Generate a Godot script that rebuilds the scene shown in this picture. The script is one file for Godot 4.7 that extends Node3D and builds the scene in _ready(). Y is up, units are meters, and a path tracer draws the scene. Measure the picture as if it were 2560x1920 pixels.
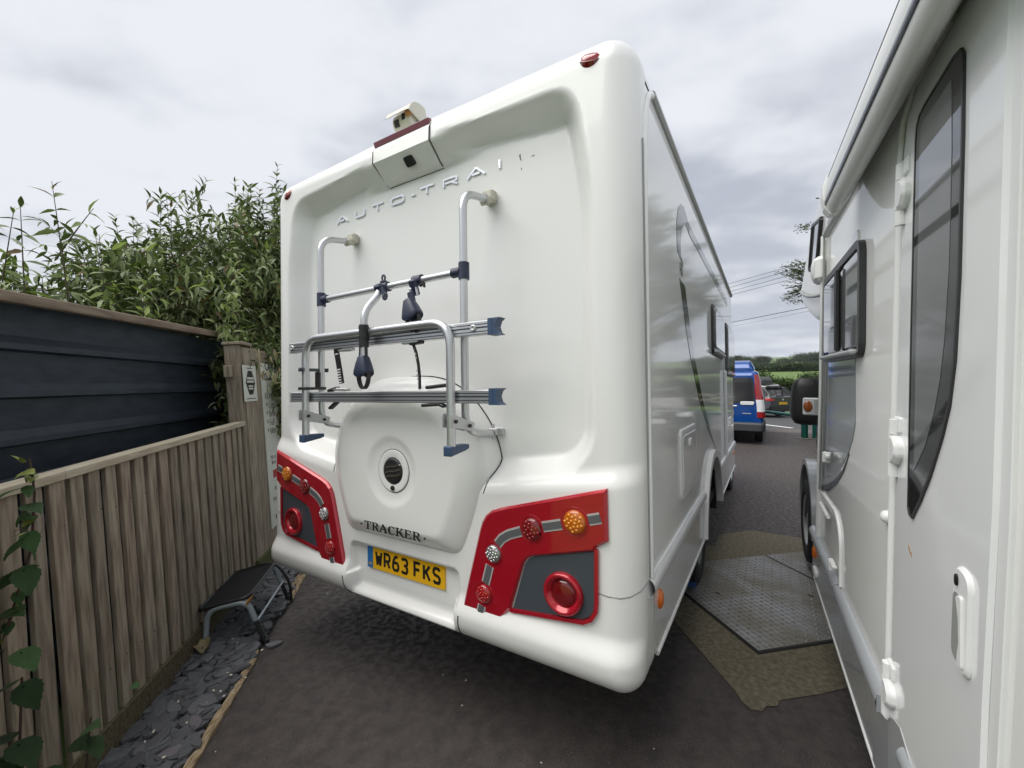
extends Node3D

# ------------------------------------------------------------------ mesh builder
class MB:
	var v := PackedVector3Array()
	var n := PackedVector3Array()
	var uv := PackedVector2Array()
	var ix := PackedInt32Array()
	var has_uv := false

	func tri(a: Vector3, b: Vector3, c: Vector3) -> void:
		var m := (b - a).cross(c - a)
		if m.length_squared() < 1e-18:
			return
		m = m.normalized()
		var k := v.size()
		v.append(a); v.append(b); v.append(c)
		n.append(m); n.append(m); n.append(m)
		ix.append(k); ix.append(k + 2); ix.append(k + 1)

	func quad(a: Vector3, b: Vector3, c: Vector3, d: Vector3) -> void:
		var m := (c - a).cross(d - b)
		if m.length_squared() < 1e-18:
			return
		m = m.normalized()
		var k := v.size()
		v.append(a); v.append(b); v.append(c); v.append(d)
		for i in 4:
			n.append(m)
		ix.append_array(PackedInt32Array([k, k + 2, k + 1, k, k + 3, k + 2]))

	func quad_uv(a: Vector3, b: Vector3, c: Vector3, d: Vector3, ua: Vector2, ub: Vector2, uc: Vector2, ud: Vector2) -> void:
		has_uv = true
		quad(a, b, c, d)
		uv.append(ua); uv.append(ub); uv.append(uc); uv.append(ud)

	func quad_out(a: Vector3, b: Vector3, c: Vector3, d: Vector3, o: Vector3) -> void:
		if (c - a).cross(d - b).dot(o) < 0.0:
			quad(a, d, c, b)
		else:
			quad(a, b, c, d)

	func tri_out(a: Vector3, b: Vector3, c: Vector3, o: Vector3) -> void:
		if (b - a).cross(c - a).dot(o) < 0.0:
			tri(a, c, b)
		else:
			tri(a, b, c)

	# rows of points; column direction x row direction points outwards
	func grid(p: Array, closed := false, flip := false) -> void:
		var nr := p.size()
		var nc: int = p[0].size()
		var k := v.size()
		for i in nr:
			var row: PackedVector3Array = p[i]
			var up: PackedVector3Array = p[mini(i + 1, nr - 1)]
			var dn: PackedVector3Array = p[maxi(i - 1, 0)]
			for j in nc:
				var j1 := j + 1
				var j0 := j - 1
				if closed:
					j1 = j1 % nc
					j0 = (j0 + nc) % nc
				else:
					j1 = mini(j1, nc - 1)
					j0 = maxi(j0, 0)
				var m := (row[j1] - row[j0]).cross(up[j] - dn[j])
				if m.length_squared() < 1e-20:
					m = (up[j1] - up[j0]).cross(up[j] - dn[j]) + (dn[j1] - dn[j0]).cross(up[j] - dn[j])
				m = m.normalized() if m.length_squared() > 1e-22 else Vector3.UP
				v.append(row[j])
				n.append(-m if flip else m)
		for i in nr - 1:
			for j in (nc if closed else nc - 1):
				var a := k + i * nc + j
				var b := k + i * nc + (j + 1) % nc
				var c := b + nc
				var d := a + nc
				if flip:
					ix.append_array(PackedInt32Array([a, b, c, a, c, d]))
				else:
					ix.append_array(PackedInt32Array([a, c, b, a, d, c]))

	func box(c: Vector3, s: Vector3, bs := Basis.IDENTITY, bv := 0.0) -> void:
		var h := s * 0.5
		bv = minf(bv, minf(h.x, minf(h.y, h.z)) * 0.9)
		for ax in 3:
			var i := (ax + 1) % 3
			var j := (ax + 2) % 3
			for sg in [-1.0, 1.0]:
				var q := []
				for t in [[-1.0, -1.0], [1.0, -1.0], [1.0, 1.0], [-1.0, 1.0]]:
					var pt := Vector3.ZERO
					pt[ax] = sg * h[ax]
					pt[i] = t[0] * (h[i] - bv)
					pt[j] = t[1] * (h[j] - bv)
					q.append(c + bs * pt)
				var o := Vector3.ZERO
				o[ax] = sg
				quad_out(q[0], q[1], q[2], q[3], bs * o)
		if bv <= 0.0:
			return
		for ax in 3:
			var i := (ax + 1) % 3
			var j := (ax + 2) % 3
			for si in [-1.0, 1.0]:
				for sj in [-1.0, 1.0]:
					var q := []
					for e in [[0.0, 1.0, -1.0], [0.0, 1.0, 1.0], [1.0, 0.0, 1.0], [1.0, 0.0, -1.0]]:
						var pt := Vector3.ZERO
						pt[i] = si * (h[i] - bv * e[0])
						pt[j] = sj * (h[j] - bv * e[1])
						pt[ax] = e[2] * (h[ax] - bv)
						q.append(c + bs * pt)
					var o := Vector3.ZERO
					o[i] = si
					o[j] = sj
					quad_out(q[0], q[1], q[2], q[3], bs * o)
		for sx in [-1.0, 1.0]:
			for sy in [-1.0, 1.0]:
				for sz in [-1.0, 1.0]:
					var o := Vector3(sx, sy, sz)
					tri_out(c + bs * (o * (h - Vector3(0, bv, bv))), c + bs * (o * (h - Vector3(bv, 0, bv))), c + bs * (o * (h - Vector3(bv, bv, 0))), bs * o)

	func tube(pts: PackedVector3Array, r: float, seg := 10, r2 := -1.0, caps := true) -> void:
		var np := pts.size()
		var rows := []
		var side := Vector3.ZERO
		for i in np:
			var t := (pts[mini(i + 1, np - 1)] - pts[maxi(i - 1, 0)]).normalized()
			if i == 0:
				side = t.cross(Vector3.UP)
				if side.length() < 0.1:
					side = t.cross(Vector3.RIGHT)
			side = (side - t * side.dot(t)).normalized()
			var w := t.cross(side)
			var rr := r if r2 < 0.0 else lerpf(r, r2, float(i) / maxf(1.0, np - 1))
			var row := PackedVector3Array()
			for j in seg:
				var a := TAU * j / seg
				row.append(pts[i] + (side * cos(a) + w * sin(a)) * rr)
			rows.append(row)
		grid(rows, true)
		if caps:
			for e in [0, np - 1]:
				var o: Vector3 = (pts[0] - pts[1]) if e == 0 else (pts[np - 1] - pts[np - 2])
				var row: PackedVector3Array = rows[e]
				for j in seg:
					tri_out(pts[e], row[j], row[(j + 1) % seg], o)

	# profile of (radius, height) turned about xf's z axis
	func lathe(pr: PackedVector2Array, xf: Transform3D, seg := 24) -> void:
		var rows := []
		for q in pr:
			var row := PackedVector3Array()
			for j in seg:
				var a := TAU * j / seg
				row.append(xf * Vector3(cos(a) * q.x, sin(a) * q.x, q.y))
			rows.append(row)
		grid(rows, true)

	func prism(poly: PackedVector2Array, z0: float, z1: float, xf := Transform3D.IDENTITY, bv := 0.0, back := true) -> void:
		if Geometry2D.is_polygon_clockwise(poly):
			poly = poly.duplicate()
			poly.reverse()
		var np := poly.size()
		var top := poly
		if bv > 0.0:
			top = PackedVector2Array()
			for i in np:
				var e0 := (poly[i] - poly[(i + np - 1) % np]).normalized()
				var e1 := (poly[(i + 1) % np] - poly[i]).normalized()
				var n0 := Vector2(-e0.y, e0.x)
				var n1 := Vector2(-e1.y, e1.x)
				var m := (n0 + n1)
				var k := m.length_squared()
				m = m * (2.0 / maxf(k, 0.5)) if k > 0.01 else n0
				top.append(poly[i] + m * bv)
		var zs := z1 - bv
		var tr := Geometry2D.triangulate_polygon(top)
		var o := xf.basis * Vector3(0, 0, 1)
		for i in range(0, tr.size(), 3):
			var a := top[tr[i]]; var b := top[tr[i + 1]]; var c := top[tr[i + 2]]
			tri_out(xf * Vector3(a.x, a.y, z1), xf * Vector3(b.x, b.y, z1), xf * Vector3(c.x, c.y, z1), o)
		if back:
			var tb := Geometry2D.triangulate_polygon(poly)
			for i in range(0, tb.size(), 3):
				var a := poly[tb[i]]; var b := poly[tb[i + 1]]; var c := poly[tb[i + 2]]
				tri_out(xf * Vector3(a.x, a.y, z0), xf * Vector3(b.x, b.y, z0), xf * Vector3(c.x, c.y, z0), -o)
		for i in np:
			var a := poly[i]; var b := poly[(i + 1) % np]
			quad(xf * Vector3(a.x, a.y, z0), xf * Vector3(b.x, b.y, z0), xf * Vector3(b.x, b.y, zs), xf * Vector3(a.x, a.y, zs))
			if bv > 0.0:
				var c := top[(i + 1) % np]; var d := top[i]
				quad(xf * Vector3(a.x, a.y, zs), xf * Vector3(b.x, b.y, zs), xf * Vector3(c.x, c.y, z1), xf * Vector3(d.x, d.y, z1))

	# a flat stroke of width w along a 2-D line, standing from z0 to z1
	func ribbon(p: PackedVector2Array, w: float, z0: float, z1: float, xf := Transform3D.IDENTITY, closed := false) -> void:
		var np := p.size()
		var l := PackedVector2Array()
		var r := PackedVector2Array()
		for i in np:
			var e0 := Vector2.ZERO
			var e1 := Vector2.ZERO
			if i > 0 or closed:
				e0 = (p[i] - p[(i + np - 1) % np]).normalized()
			if i < np - 1 or closed:
				e1 = (p[(i + 1) % np] - p[i]).normalized()
			if e0 == Vector2.ZERO:
				e0 = e1
			if e1 == Vector2.ZERO:
				e1 = e0
			var m := Vector2(-e0.y - e1.y, e0.x + e1.x)
			m = m * (1.0 / maxf(m.length_squared() * 0.5, 0.35))
			l.append(p[i] + m * w * 0.5)
			r.append(p[i] - m * w * 0.5)
		for i in (np if closed else np - 1):
			var j := (i + 1) % np
			quad(xf * Vector3(r[i].x, r[i].y, z1), xf * Vector3(r[j].x, r[j].y, z1), xf * Vector3(l[j].x, l[j].y, z1), xf * Vector3(l[i].x, l[i].y, z1))
			quad(xf * Vector3(l[i].x, l[i].y, z1), xf * Vector3(l[j].x, l[j].y, z1), xf * Vector3(l[j].x, l[j].y, z0), xf * Vector3(l[i].x, l[i].y, z0))
			quad(xf * Vector3(r[i].x, r[i].y, z0), xf * Vector3(r[j].x, r[j].y, z0), xf * Vector3(r[j].x, r[j].y, z1), xf * Vector3(r[i].x, r[i].y, z1))
		if not closed:
			quad(xf * Vector3(l[0].x, l[0].y, z0), xf * Vector3(r[0].x, r[0].y, z0), xf * Vector3(r[0].x, r[0].y, z1), xf * Vector3(l[0].x, l[0].y, z1))
			var e := np - 1
			quad(xf * Vector3(r[e].x, r[e].y, z0), xf * Vector3(l[e].x, l[e].y, z0), xf * Vector3(l[e].x, l[e].y, z1), xf * Vector3(r[e].x, r[e].y, z1))

	func loft(rings: Array, cap0 := true, cap1 := true, flip := false) -> void:
		grid(rings, true, flip)
		for e in 2:
			if (e == 0 and not cap0) or (e == 1 and not cap1):
				continue
			var row: PackedVector3Array = rings[0 if e == 0 else rings.size() - 1]
			var oth: PackedVector3Array = rings[1 if e == 0 else rings.size() - 2]
			var c := Vector3.ZERO
			var c2 := Vector3.ZERO
			for q in row:
				c += q / row.size()
			for q in oth:
				c2 += q / row.size()
			for j in row.size():
				tri_out(c, row[j], row[(j + 1) % row.size()], c - c2)

	func mesh() -> ArrayMesh:
		var a := []
		a.resize(Mesh.ARRAY_MAX)
		a[Mesh.ARRAY_VERTEX] = v
		a[Mesh.ARRAY_NORMAL] = n
		a[Mesh.ARRAY_INDEX] = ix
		if has_uv:
			a[Mesh.ARRAY_TEX_UV] = uv
		var m := ArrayMesh.new()
		m.add_surface_from_arrays(Mesh.PRIMITIVE_TRIANGLES, a)
		return m

# ------------------------------------------------------------------ helpers
var rng := RandomNumberGenerator.new()
var used := {}
var M := {}

func V(x: float, y: float, z: float) -> Vector3:
	return Vector3(x, y, z)

func P2(a: Array) -> PackedVector2Array:
	var o := PackedVector2Array()
	for i in range(0, a.size(), 2):
		o.append(Vector2(a[i], a[i + 1]))
	return o

func P3(a: Array) -> PackedVector3Array:
	var o := PackedVector3Array()
	for i in range(0, a.size(), 3):
		o.append(Vector3(a[i], a[i + 1], a[i + 2]))
	return o

func G(x: float, d: float, y := 0.0) -> Vector3:      # a point x to the right, d ahead, y up
	return Vector3(x, y, -d)

func numbered(parent: Node, called: String) -> String:
	var key := str(parent.get_instance_id()) + called
	var k: int = used.get(key, -1) + 1
	used[key] = k
	return called if k == 0 else "%s_%03d" % [called, k]

func put(mb: MB, called: String, mat: Material, parent: Node = self) -> MeshInstance3D:
	return put_mesh(mb.mesh(), called, mat, parent)

func put_mesh(m: Mesh, called: String, mat: Material, parent: Node = self) -> MeshInstance3D:
	var o := MeshInstance3D.new()
	o.mesh = m
	o.material_override = mat
	o.name = numbered(parent, called)
	parent.add_child(o, true)
	return o

func tag(o: Node, label: String, category := "", group := "") -> void:
	o.set_meta("label", label)
	if category:
		o.set_meta("category", category)
	if group:
		o.set_meta("group", group)

func thing(called: String, label: String, category: String, xf := Transform3D.IDENTITY, group := "") -> Node3D:
	var o := Node3D.new()
	o.name = numbered(self, called)
	o.transform = xf
	add_child(o, true)
	tag(o, label, category, group)
	return o

func struct(o: Node) -> void:
	o.set_meta("kind", "structure")

func stuff(o: Node) -> void:
	o.set_meta("kind", "stuff")

func lin(r: float, g: float, b: float) -> Color:
	return Color(r, g, b).linear_to_srgb()

func mat(called: String, c: Color, rough := 0.6, metal := 0.0, coat := 0.0) -> StandardMaterial3D:
	var m := StandardMaterial3D.new()
	m.resource_name = called
	m.albedo_color = c
	m.roughness = rough
	m.metallic = metal
	if coat > 0.0:
		m.clearcoat_enabled = true
		m.clearcoat = coat
		m.clearcoat_roughness = 0.04
	M[called] = m
	return m

func noise_tex(sd: int, freq: float, cols: Array, offs: Array, size := 512, oct := 5, kind := FastNoiseLite.TYPE_SIMPLEX_SMOOTH) -> NoiseTexture2D:
	var f := FastNoiseLite.new()
	f.seed = sd
	f.frequency = freq
	f.noise_type = kind
	f.fractal_octaves = oct
	var t := NoiseTexture2D.new()
	t.width = size
	t.height = size
	t.seamless = true
	t.noise = f
	var g := Gradient.new()
	g.offsets = PackedFloat32Array(offs)
	var pc := PackedColorArray()
	for c in cols:
		pc.append(c)
	g.colors = pc
	t.color_ramp = g
	return t

func tripl(m: StandardMaterial3D, tex: Texture2D, scale: Vector3, world := false) -> void:
	m.albedo_texture = tex
	m.uv1_triplanar = true
	m.uv1_world_triplanar = world
	m.uv1_scale = scale
	m.uv1_triplanar_sharpness = 4.0

func relief(m: StandardMaterial3D, tex: Texture2D, cm: float) -> void:
	m.heightmap_enabled = true
	m.heightmap_texture = tex
	m.heightmap_scale = cm

func rounded(p: PackedVector2Array, r: float, seg := 6) -> PackedVector2Array:
	var o := PackedVector2Array()
	var np := p.size()
	for i in np:
		var a := p[(i + np - 1) % np]
		var b := p[i]
		var c := p[(i + 1) % np]
		var u := (a - b).normalized()
		var w := (c - b).normalized()
		var half := acos(clampf(u.dot(w), -1.0, 1.0)) * 0.5
		var t := minf(r / maxf(tan(half), 0.01), minf((a - b).length(), (c - b).length()) * 0.48)
		var s := b + u * t
		var e := b + w * t
		for k in seg + 1:
			var f := float(k) / seg
			o.append(s.lerp(b, f).lerp(b.lerp(e, f), f))
	return o

func rrect(cx: float, cy: float, w: float, h: float, r: float, seg := 6) -> PackedVector2Array:
	return rounded(P2([cx - w / 2, cy - h / 2, cx + w / 2, cy - h / 2, cx + w / 2, cy + h / 2, cx - w / 2, cy + h / 2]), r, seg)

func arc(c: Vector2, r: float, a0: float, a1: float, seg: int) -> PackedVector2Array:
	var o := PackedVector2Array()
	for i in seg + 1:
		var a := deg_to_rad(lerpf(a0, a1, float(i) / seg))
		o.append(c + Vector2(cos(a), sin(a)) * r)
	return o

func bend(pts: PackedVector3Array, r: float, seg := 6) -> PackedVector3Array:   # round the corners of a pipe run
	var o := PackedVector3Array([pts[0]])
	for i in range(1, pts.size() - 1):
		var b := pts[i]
		var u := pts[i - 1] - b
		var w := pts[i + 1] - b
		var t := minf(r, minf(u.length(), w.length()) * 0.48)
		var s := b + u.normalized() * t
		var e := b + w.normalized() * t
		for k in seg + 1:
			var f := float(k) / seg
			o.append(s.lerp(b, f).lerp(b.lerp(e, f), f))
	o.append(pts[pts.size() - 1])
	return o

func ring(z: float, y0: float, y1: float, wb: float, wt: float, r: float, cx := 0.0, seg := 5) -> PackedVector3Array:
	var p := rounded(P2([-wb, y0, wb, y0, wt, y1, -wt, y1]), r, seg)
	var o := PackedVector3Array()
	for q in p:
		o.append(Vector3(q.x + cx, q.y, z))
	return o

func sstep(a: float, b: float, x: float) -> float:
	return smoothstep(a, b, x)

func text_mesh(s: String, font: String, weight: int, height: float, depth: float) -> TextMesh:
	var f := SystemFont.new()
	f.font_names = PackedStringArray([font])
	f.font_weight = weight
	var t := TextMesh.new()
	t.text = s
	t.font = f
	t.font_size = 64
	t.pixel_size = height / 46.0
	t.depth = depth
	t.curve_step = 1.0
	return t

func wheel(parent: Node3D, c: Vector3, out: float, r: float, w: float, rim_mat: Material) -> void:
	# out = +1 when the outer face looks along +x, -1 along -x
	var xf := Transform3D(Basis(V(0, 0, -out), V(0, 1, 0), V(out, 0, 0)), c)
	var b := MB.new()
	b.lathe(P2([r * 0.62, -w * 0.5, r * 0.93, -w * 0.5, r, -w * 0.38, r, w * 0.36, r * 0.965, w * 0.46, r * 0.9, w * 0.5, r * 0.72, w * 0.51, r * 0.62, w * 0.46, r * 0.60, w * 0.30]), xf, 40)
	var ty := put(b, "tyre", M.rubber, parent)
	b = MB.new()
	b.lathe(P2([r * 0.62, w * 0.44, r * 0.60, w * 0.47, r * 0.57, w * 0.44, r * 0.55, w * 0.30, r * 0.42, w * 0.20, r * 0.40, w * 0.26, r * 0.24, w * 0.34, r * 0.20, w * 0.40, r * 0.10, w * 0.43, 0.001, w * 0.43]), xf, 40)
	put(b, "rim", rim_mat, ty)
	b = MB.new()
	for i in 8:
		var a := TAU * i / 8
		b.lathe(P2([r * 0.06, 0.0, r * 0.055, 0.008, 0.001, 0.008]), xf * Transform3D(Basis.IDENTITY, V(cos(a) * r * 0.47, sin(a) * r * 0.47, w * 0.232)), 10)
	stuff(put(b, "rim_holes", M.black_plastic, ty))

# ------------------------------------------------------------------ air and materials
func make_sky() -> ImageTexture:
	var w := 1536
	var h := 768
	var im := Image.create(w, h, false, Image.FORMAT_RGBF)
	var a := FastNoiseLite.new()
	a.seed = 11
	a.frequency = 0.9
	a.fractal_octaves = 6
	a.noise_type = FastNoiseLite.TYPE_SIMPLEX_SMOOTH
	var b := FastNoiseLite.new()
	b.seed = 5
	b.frequency = 0.33
	b.fractal_octaves = 3
	b.noise_type = FastNoiseLite.TYPE_SIMPLEX_SMOOTH
	for y in h:
		var el := (0.5 - (y + 0.5) / h) * PI
		for x in w:
			if el < -0.02:
				im.set_pixel(x, y, Color(0.30, 0.31, 0.30))
				continue
			var az := (x + 0.5) / w * TAU
			var d := Vector3(sin(az) * cos(el), sin(el), -cos(az) * cos(el))
			var k := 1.0 / (maxf(d.y, 0.0) + 0.09)
			var q := d * k
			var n1 := a.get_noise_3d(q.x * 1.7, 3.0, q.z * 2.3)
			var n2 := b.get_noise_3d(q.x, 9.0, q.z)
			var c := clampf(0.5 + 0.80 * n1 + 0.85 * n2, 0.0, 1.0)
			c = c * c * (3.0 - 2.0 * c)
			var lo := Color(0.44, 0.475, 0.55)
			var hi := Color(0.775, 0.795, 0.845)
			var col := lo.lerp(hi, c)
			var near := exp(-maxf(el, 0.0) * 7.0)
			col = col.lerp(Color(0.84, 0.86, 0.89), near * 0.45)
			im.set_pixel(x, y, Color(col.r * SKY, col.g * SKY, col.b * SKY))
	return ImageTexture.create_from_image(im)

const SKY := 0.80

func materials() -> void:
	mat("cap_white", lin(0.765, 0.768, 0.75), 0.27, 0.0, 0.3)
	mat("gloss_white", lin(0.83, 0.835, 0.815), 0.06)
	M.gloss_white.metallic_specular = 0.36
	mat("door_white", lin(0.82, 0.835, 0.835), 0.10, 0.0, 0.3)
	mat("trim_white", lin(0.78, 0.79, 0.785), 0.3)
	mat("trim_grey", lin(0.30, 0.31, 0.30), 0.4)
	mat("skirt_pearl", lin(0.70, 0.71, 0.715), 0.18, 0.0, 0.5)
	mat("skirt_silver", lin(0.40, 0.42, 0.44), 0.22, 0.2, 0.5)
	mat("dark_gap", lin(0.012, 0.012, 0.013), 0.8)
	mat("rubber", lin(0.014, 0.014, 0.015), 0.75)
	mat("black_plastic", lin(0.016, 0.016, 0.017), 0.45)
	mat("navy_plastic", lin(0.018, 0.025, 0.055), 0.42)
	mat("blue_plastic", lin(0.036, 0.068, 0.135), 0.45)
	mat("red_paint", lin(0.40, 0.005, 0.018), 0.24, 0.25, 0.8)
	mat("red_lens", lin(0.30, 0.006, 0.009), 0.12, 0.0, 1.0)
	mat("red_lens_dark", lin(0.15, 0.003, 0.006), 0.12, 0.0, 1.0)
	mat("red_led", lin(0.46, 0.014, 0.014), 0.2, 0.0, 1.0)
	mat("amber_lens", lin(0.48, 0.115, 0.004), 0.14, 0.0, 1.0)
	mat("amber_led", lin(0.80, 0.30, 0.02), 0.2, 0.0, 1.0)
	mat("amber_dark", lin(0.30, 0.07, 0.004), 0.2, 0.0, 1.0)
	mat("orange_lens", lin(0.78, 0.17, 0.012), 0.2, 0.0, 0.8)
	mat("clear_lens", lin(0.30, 0.30, 0.30), 0.12, 0.6, 1.0)
	mat("clear_led", lin(0.85, 0.86, 0.87), 0.12, 0.7, 1.0)
	mat("slate_grey_paint", lin(0.052, 0.062, 0.075), 0.35)
	mat("bar_grey", lin(0.10, 0.105, 0.11), 0.3)
	mat("bar_edge", lin(0.42, 0.40, 0.40), 0.35)
	mat("alloy", lin(0.58, 0.59, 0.60), 0.30, 0.75)
	mat("alloy_dull", lin(0.52, 0.53, 0.53), 0.42, 0.6)
	mat("rim_dark", lin(0.12, 0.12, 0.125), 0.4, 0.4)
	mat("zinc", lin(0.55, 0.56, 0.56), 0.4, 0.7)
	mat("chrome", lin(0.80, 0.81, 0.82), 0.12, 1.0)
	mat("beige_plastic", lin(0.50, 0.48, 0.40), 0.5)
	mat("cream_plastic", lin(0.62, 0.60, 0.52), 0.5)
	mat("rust_stain", lin(0.38, 0.19, 0.06), 0.7)
	mat("plate_yellow", lin(0.78, 0.43, 0.012), 0.3)
	mat("plate_blue", lin(0.02, 0.15, 0.42), 0.3)
	mat("print_black", lin(0.008, 0.008, 0.009), 0.5)
	mat("print_gold", lin(0.45, 0.33, 0.06), 0.5)
	mat("print_grey", lin(0.10, 0.10, 0.10), 0.6)
	mat("print_red", lin(0.40, 0.03, 0.03), 0.5)
	mat("decal_dark", lin(0.045, 0.047, 0.045), 0.10, 0.0, 0.3)
	mat("decal_grey", lin(0.20, 0.215, 0.225), 0.09, 0.0, 0.3)
	mat("decal_navy", lin(0.014, 0.018, 0.035), 0.15)
	mat("decal_silver", lin(0.46, 0.48, 0.50), 0.2, 0.3)
	mat("window_frame", lin(0.03, 0.03, 0.032), 0.35)
	mat("tinted_glass", lin(0.030, 0.030, 0.032), 0.03, 0.0, 0.6)
	mat("pane_grey", lin(0.16, 0.165, 0.17), 0.03, 0.0, 0.6)
	mat("underside", lin(0.02, 0.02, 0.02), 0.9)
	mat("van_blue", lin(0.003, 0.060, 0.27), 0.14, 0.1, 0.8)
	mat("car_grey", lin(0.040, 0.043, 0.048), 0.16, 0.2, 0.8)
	mat("roof_box_black", lin(0.035, 0.036, 0.038), 0.3)
	mat("lamp_clear", lin(0.75, 0.76, 0.77), 0.15, 0.0, 0.8)
	mat("green_paint", lin(0.008, 0.075, 0.055), 0.25)
	mat("white_paint", lin(0.78, 0.78, 0.76), 0.6)
	mat("sign_white", lin(0.66, 0.68, 0.62), 0.4)
	mat("step_grey", lin(0.30, 0.345, 0.37), 0.4, 0.1)
	mat("wire_black", lin(0.03, 0.03, 0.032), 0.7)
	mat("dead_leaf", lin(0.30, 0.25, 0.14), 0.8)
	mat("petal", lin(0.66, 0.63, 0.52), 0.7)
	mat("blue_block", lin(0.02, 0.07, 0.22), 0.5)
	mat("step_mat", lin(0.012, 0.012, 0.013), 0.85)
	var bump := noise_tex(3, 0.05, [Color.BLACK, Color.WHITE], [0.1, 0.9], 512, 4)
	var t := mat("tarmac", Color.WHITE, 0.62)
	tripl(t, noise_tex(21, 0.085, [lin(0.048, 0.040, 0.038), lin(0.080, 0.068, 0.063), lin(0.125, 0.108, 0.100)], [0.12, 0.55, 0.95], 1024, 4), Vector3.ONE * 1.6, true)
	relief(t, noise_tex(22, 0.16, [Color.BLACK, Color.WHITE], [0.2, 0.85], 1024, 3), 0.25)
	t.detail_enabled = true
	t.detail_blend_mode = BaseMaterial3D.BLEND_MODE_MUL
	t.detail_albedo = noise_tex(23, 0.012, [lin(0.66, 0.65, 0.66), lin(0.86, 0.84, 0.84), lin(1.0, 0.98, 0.96)], [0.2, 0.5, 0.85], 512, 4)
	t.roughness_texture = noise_tex(24, 0.02, [Color(0.50, 0.50, 0.50), Color(0.95, 0.95, 0.95)], [0.3, 0.7], 512, 4)
	t.roughness = 0.85
	t = mat("road", Color.WHITE, 0.7)
	tripl(t, noise_tex(25, 0.06, [lin(0.050, 0.052, 0.056), lin(0.105, 0.108, 0.112)], [0.2, 0.8], 512, 5), Vector3.ONE * 0.5, true)
	t = mat("pavement", Color.WHITE, 0.7)
	tripl(t, noise_tex(26, 0.06, [lin(0.10, 0.085, 0.08), lin(0.18, 0.155, 0.145)], [0.2, 0.8], 512, 5), Vector3.ONE * 0.5, true)
	t = mat("concrete", Color.WHITE, 0.75)
	tripl(t, noise_tex(27, 0.035, [lin(0.085, 0.073, 0.044), lin(0.128, 0.110, 0.070), lin(0.19, 0.168, 0.122)], [0.15, 0.5, 0.92], 1024, 5), Vector3.ONE * 0.7, true)
	relief(t, noise_tex(28, 0.10, [Color.BLACK, Color.WHITE], [0.2, 0.8], 512, 4), 0.12)
	t = mat("grass", Color.WHITE, 0.9)
	tripl(t, noise_tex(29, 0.03, [lin(0.075, 0.125, 0.026), lin(0.135, 0.205, 0.045)], [0.25, 0.75], 512, 5), Vector3.ONE * 0.06, true)
	t = mat("soil", Color.WHITE, 0.95)
	tripl(t, noise_tex(30, 0.05, [lin(0.010, 0.009, 0.008), lin(0.035, 0.03, 0.026)], [0.2, 0.8], 512, 5), Vector3.ONE * 1.0, true)
	var tones := [[0.255, 0.220, 0.165], [0.295, 0.255, 0.195], [0.225, 0.193, 0.148], [0.27, 0.225, 0.17]]
	for i in 4:
		t = mat("wood_%d" % i, Color.WHITE, 0.85)
		var c: Array = tones[i]
		tripl(t, noise_tex(40 + i, 0.028, [lin(c[0] * 0.62, c[1] * 0.60, c[2] * 0.58), lin(c[0] * 0.88, c[1] * 0.85, c[2] * 0.85), lin(c[0] * 1.12, c[1] * 1.12, c[2] * 1.12), lin(c[0] * 1.35, c[1] * 1.35, c[2] * 1.38)], [0.12, 0.36, 0.6, 0.92], 512, 6), Vector3(2.6, 0.24, 2.6))
		t.uv1_offset = Vector3(i * 0.37, i * 0.71, i * 0.13)
		relief(t, t.albedo_texture, 0.15)
	t = mat("wood_cap", Color.WHITE, 0.8)
	tripl(t, noise_tex(45, 0.03, [lin(0.34, 0.29, 0.21), lin(0.43, 0.38, 0.285), lin(0.52, 0.47, 0.37)], [0.15, 0.5, 0.9], 512, 5), Vector3(0.22, 2.4, 2.4))
	t = mat("wood_green", Color.WHITE, 0.9)
	tripl(t, noise_tex(46, 0.03, [lin(0.05, 0.043, 0.02), lin(0.10, 0.085, 0.045), lin(0.13, 0.115, 0.075)], [0.15, 0.5, 0.9], 512, 6), Vector3(2.4, 2.4, 0.3))
	t = mat("edging", Color.WHITE, 0.9)
	tripl(t, noise_tex(47, 0.05, [lin(0.16, 0.11, 0.06), lin(0.36, 0.27, 0.16), lin(0.50, 0.42, 0.29)], [0.15, 0.5, 0.9], 512, 6), Vector3(3, 3, 0.4))
	relief(t, t.albedo_texture, 0.4)
	t = mat("fascia", Color.WHITE, 0.85)
	tripl(t, noise_tex(48, 0.03, [lin(0.15, 0.11, 0.08), lin(0.22, 0.17, 0.125), lin(0.28, 0.225, 0.17)], [0.15, 0.5, 0.9], 512, 5), Vector3(0.2, 1.6, 1.6))
	t = mat("navy_steel", Color.WHITE, 0.5)
	tripl(t, noise_tex(49, 0.012, [lin(0.018, 0.025, 0.036), lin(0.025, 0.034, 0.047), lin(0.031, 0.041, 0.054)], [0.2, 0.5, 0.85], 512, 4), Vector3(0.8, 2.5, 0.5))
	t.metallic_specular = 0.4
	for i in 4:
		var g: float = [0.16, 0.20, 0.125, 0.21][i]
		t = mat("slate_%d" % i, Color.WHITE, 0.55)
		var warm: float = 1.0 if i < 3 else 1.12
		tripl(t, noise_tex(60 + i, 0.04, [lin(g * 0.6 * warm, g * 0.62, g * 0.68), lin(g * 1.25 * warm, g * 1.28, g * 1.38)], [0.2, 0.85], 256, 5), Vector3.ONE * 4.0)
		relief(t, bump, 0.15)
	for i in 4:
		var c: Array = [[0.135, 0.178, 0.052], [0.19, 0.24, 0.09], [0.085, 0.12, 0.036], [0.28, 0.315, 0.19]][i]
		t = mat("leaf_%d" % i, lin(c[0], c[1], c[2]), 0.5)
		t.backlight_enabled = true
		t.backlight = lin(c[0] * 1.1, c[1] * 1.2, c[2] * 0.7)
	t = mat("leaf_mass", Color.WHITE, 0.55)
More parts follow.
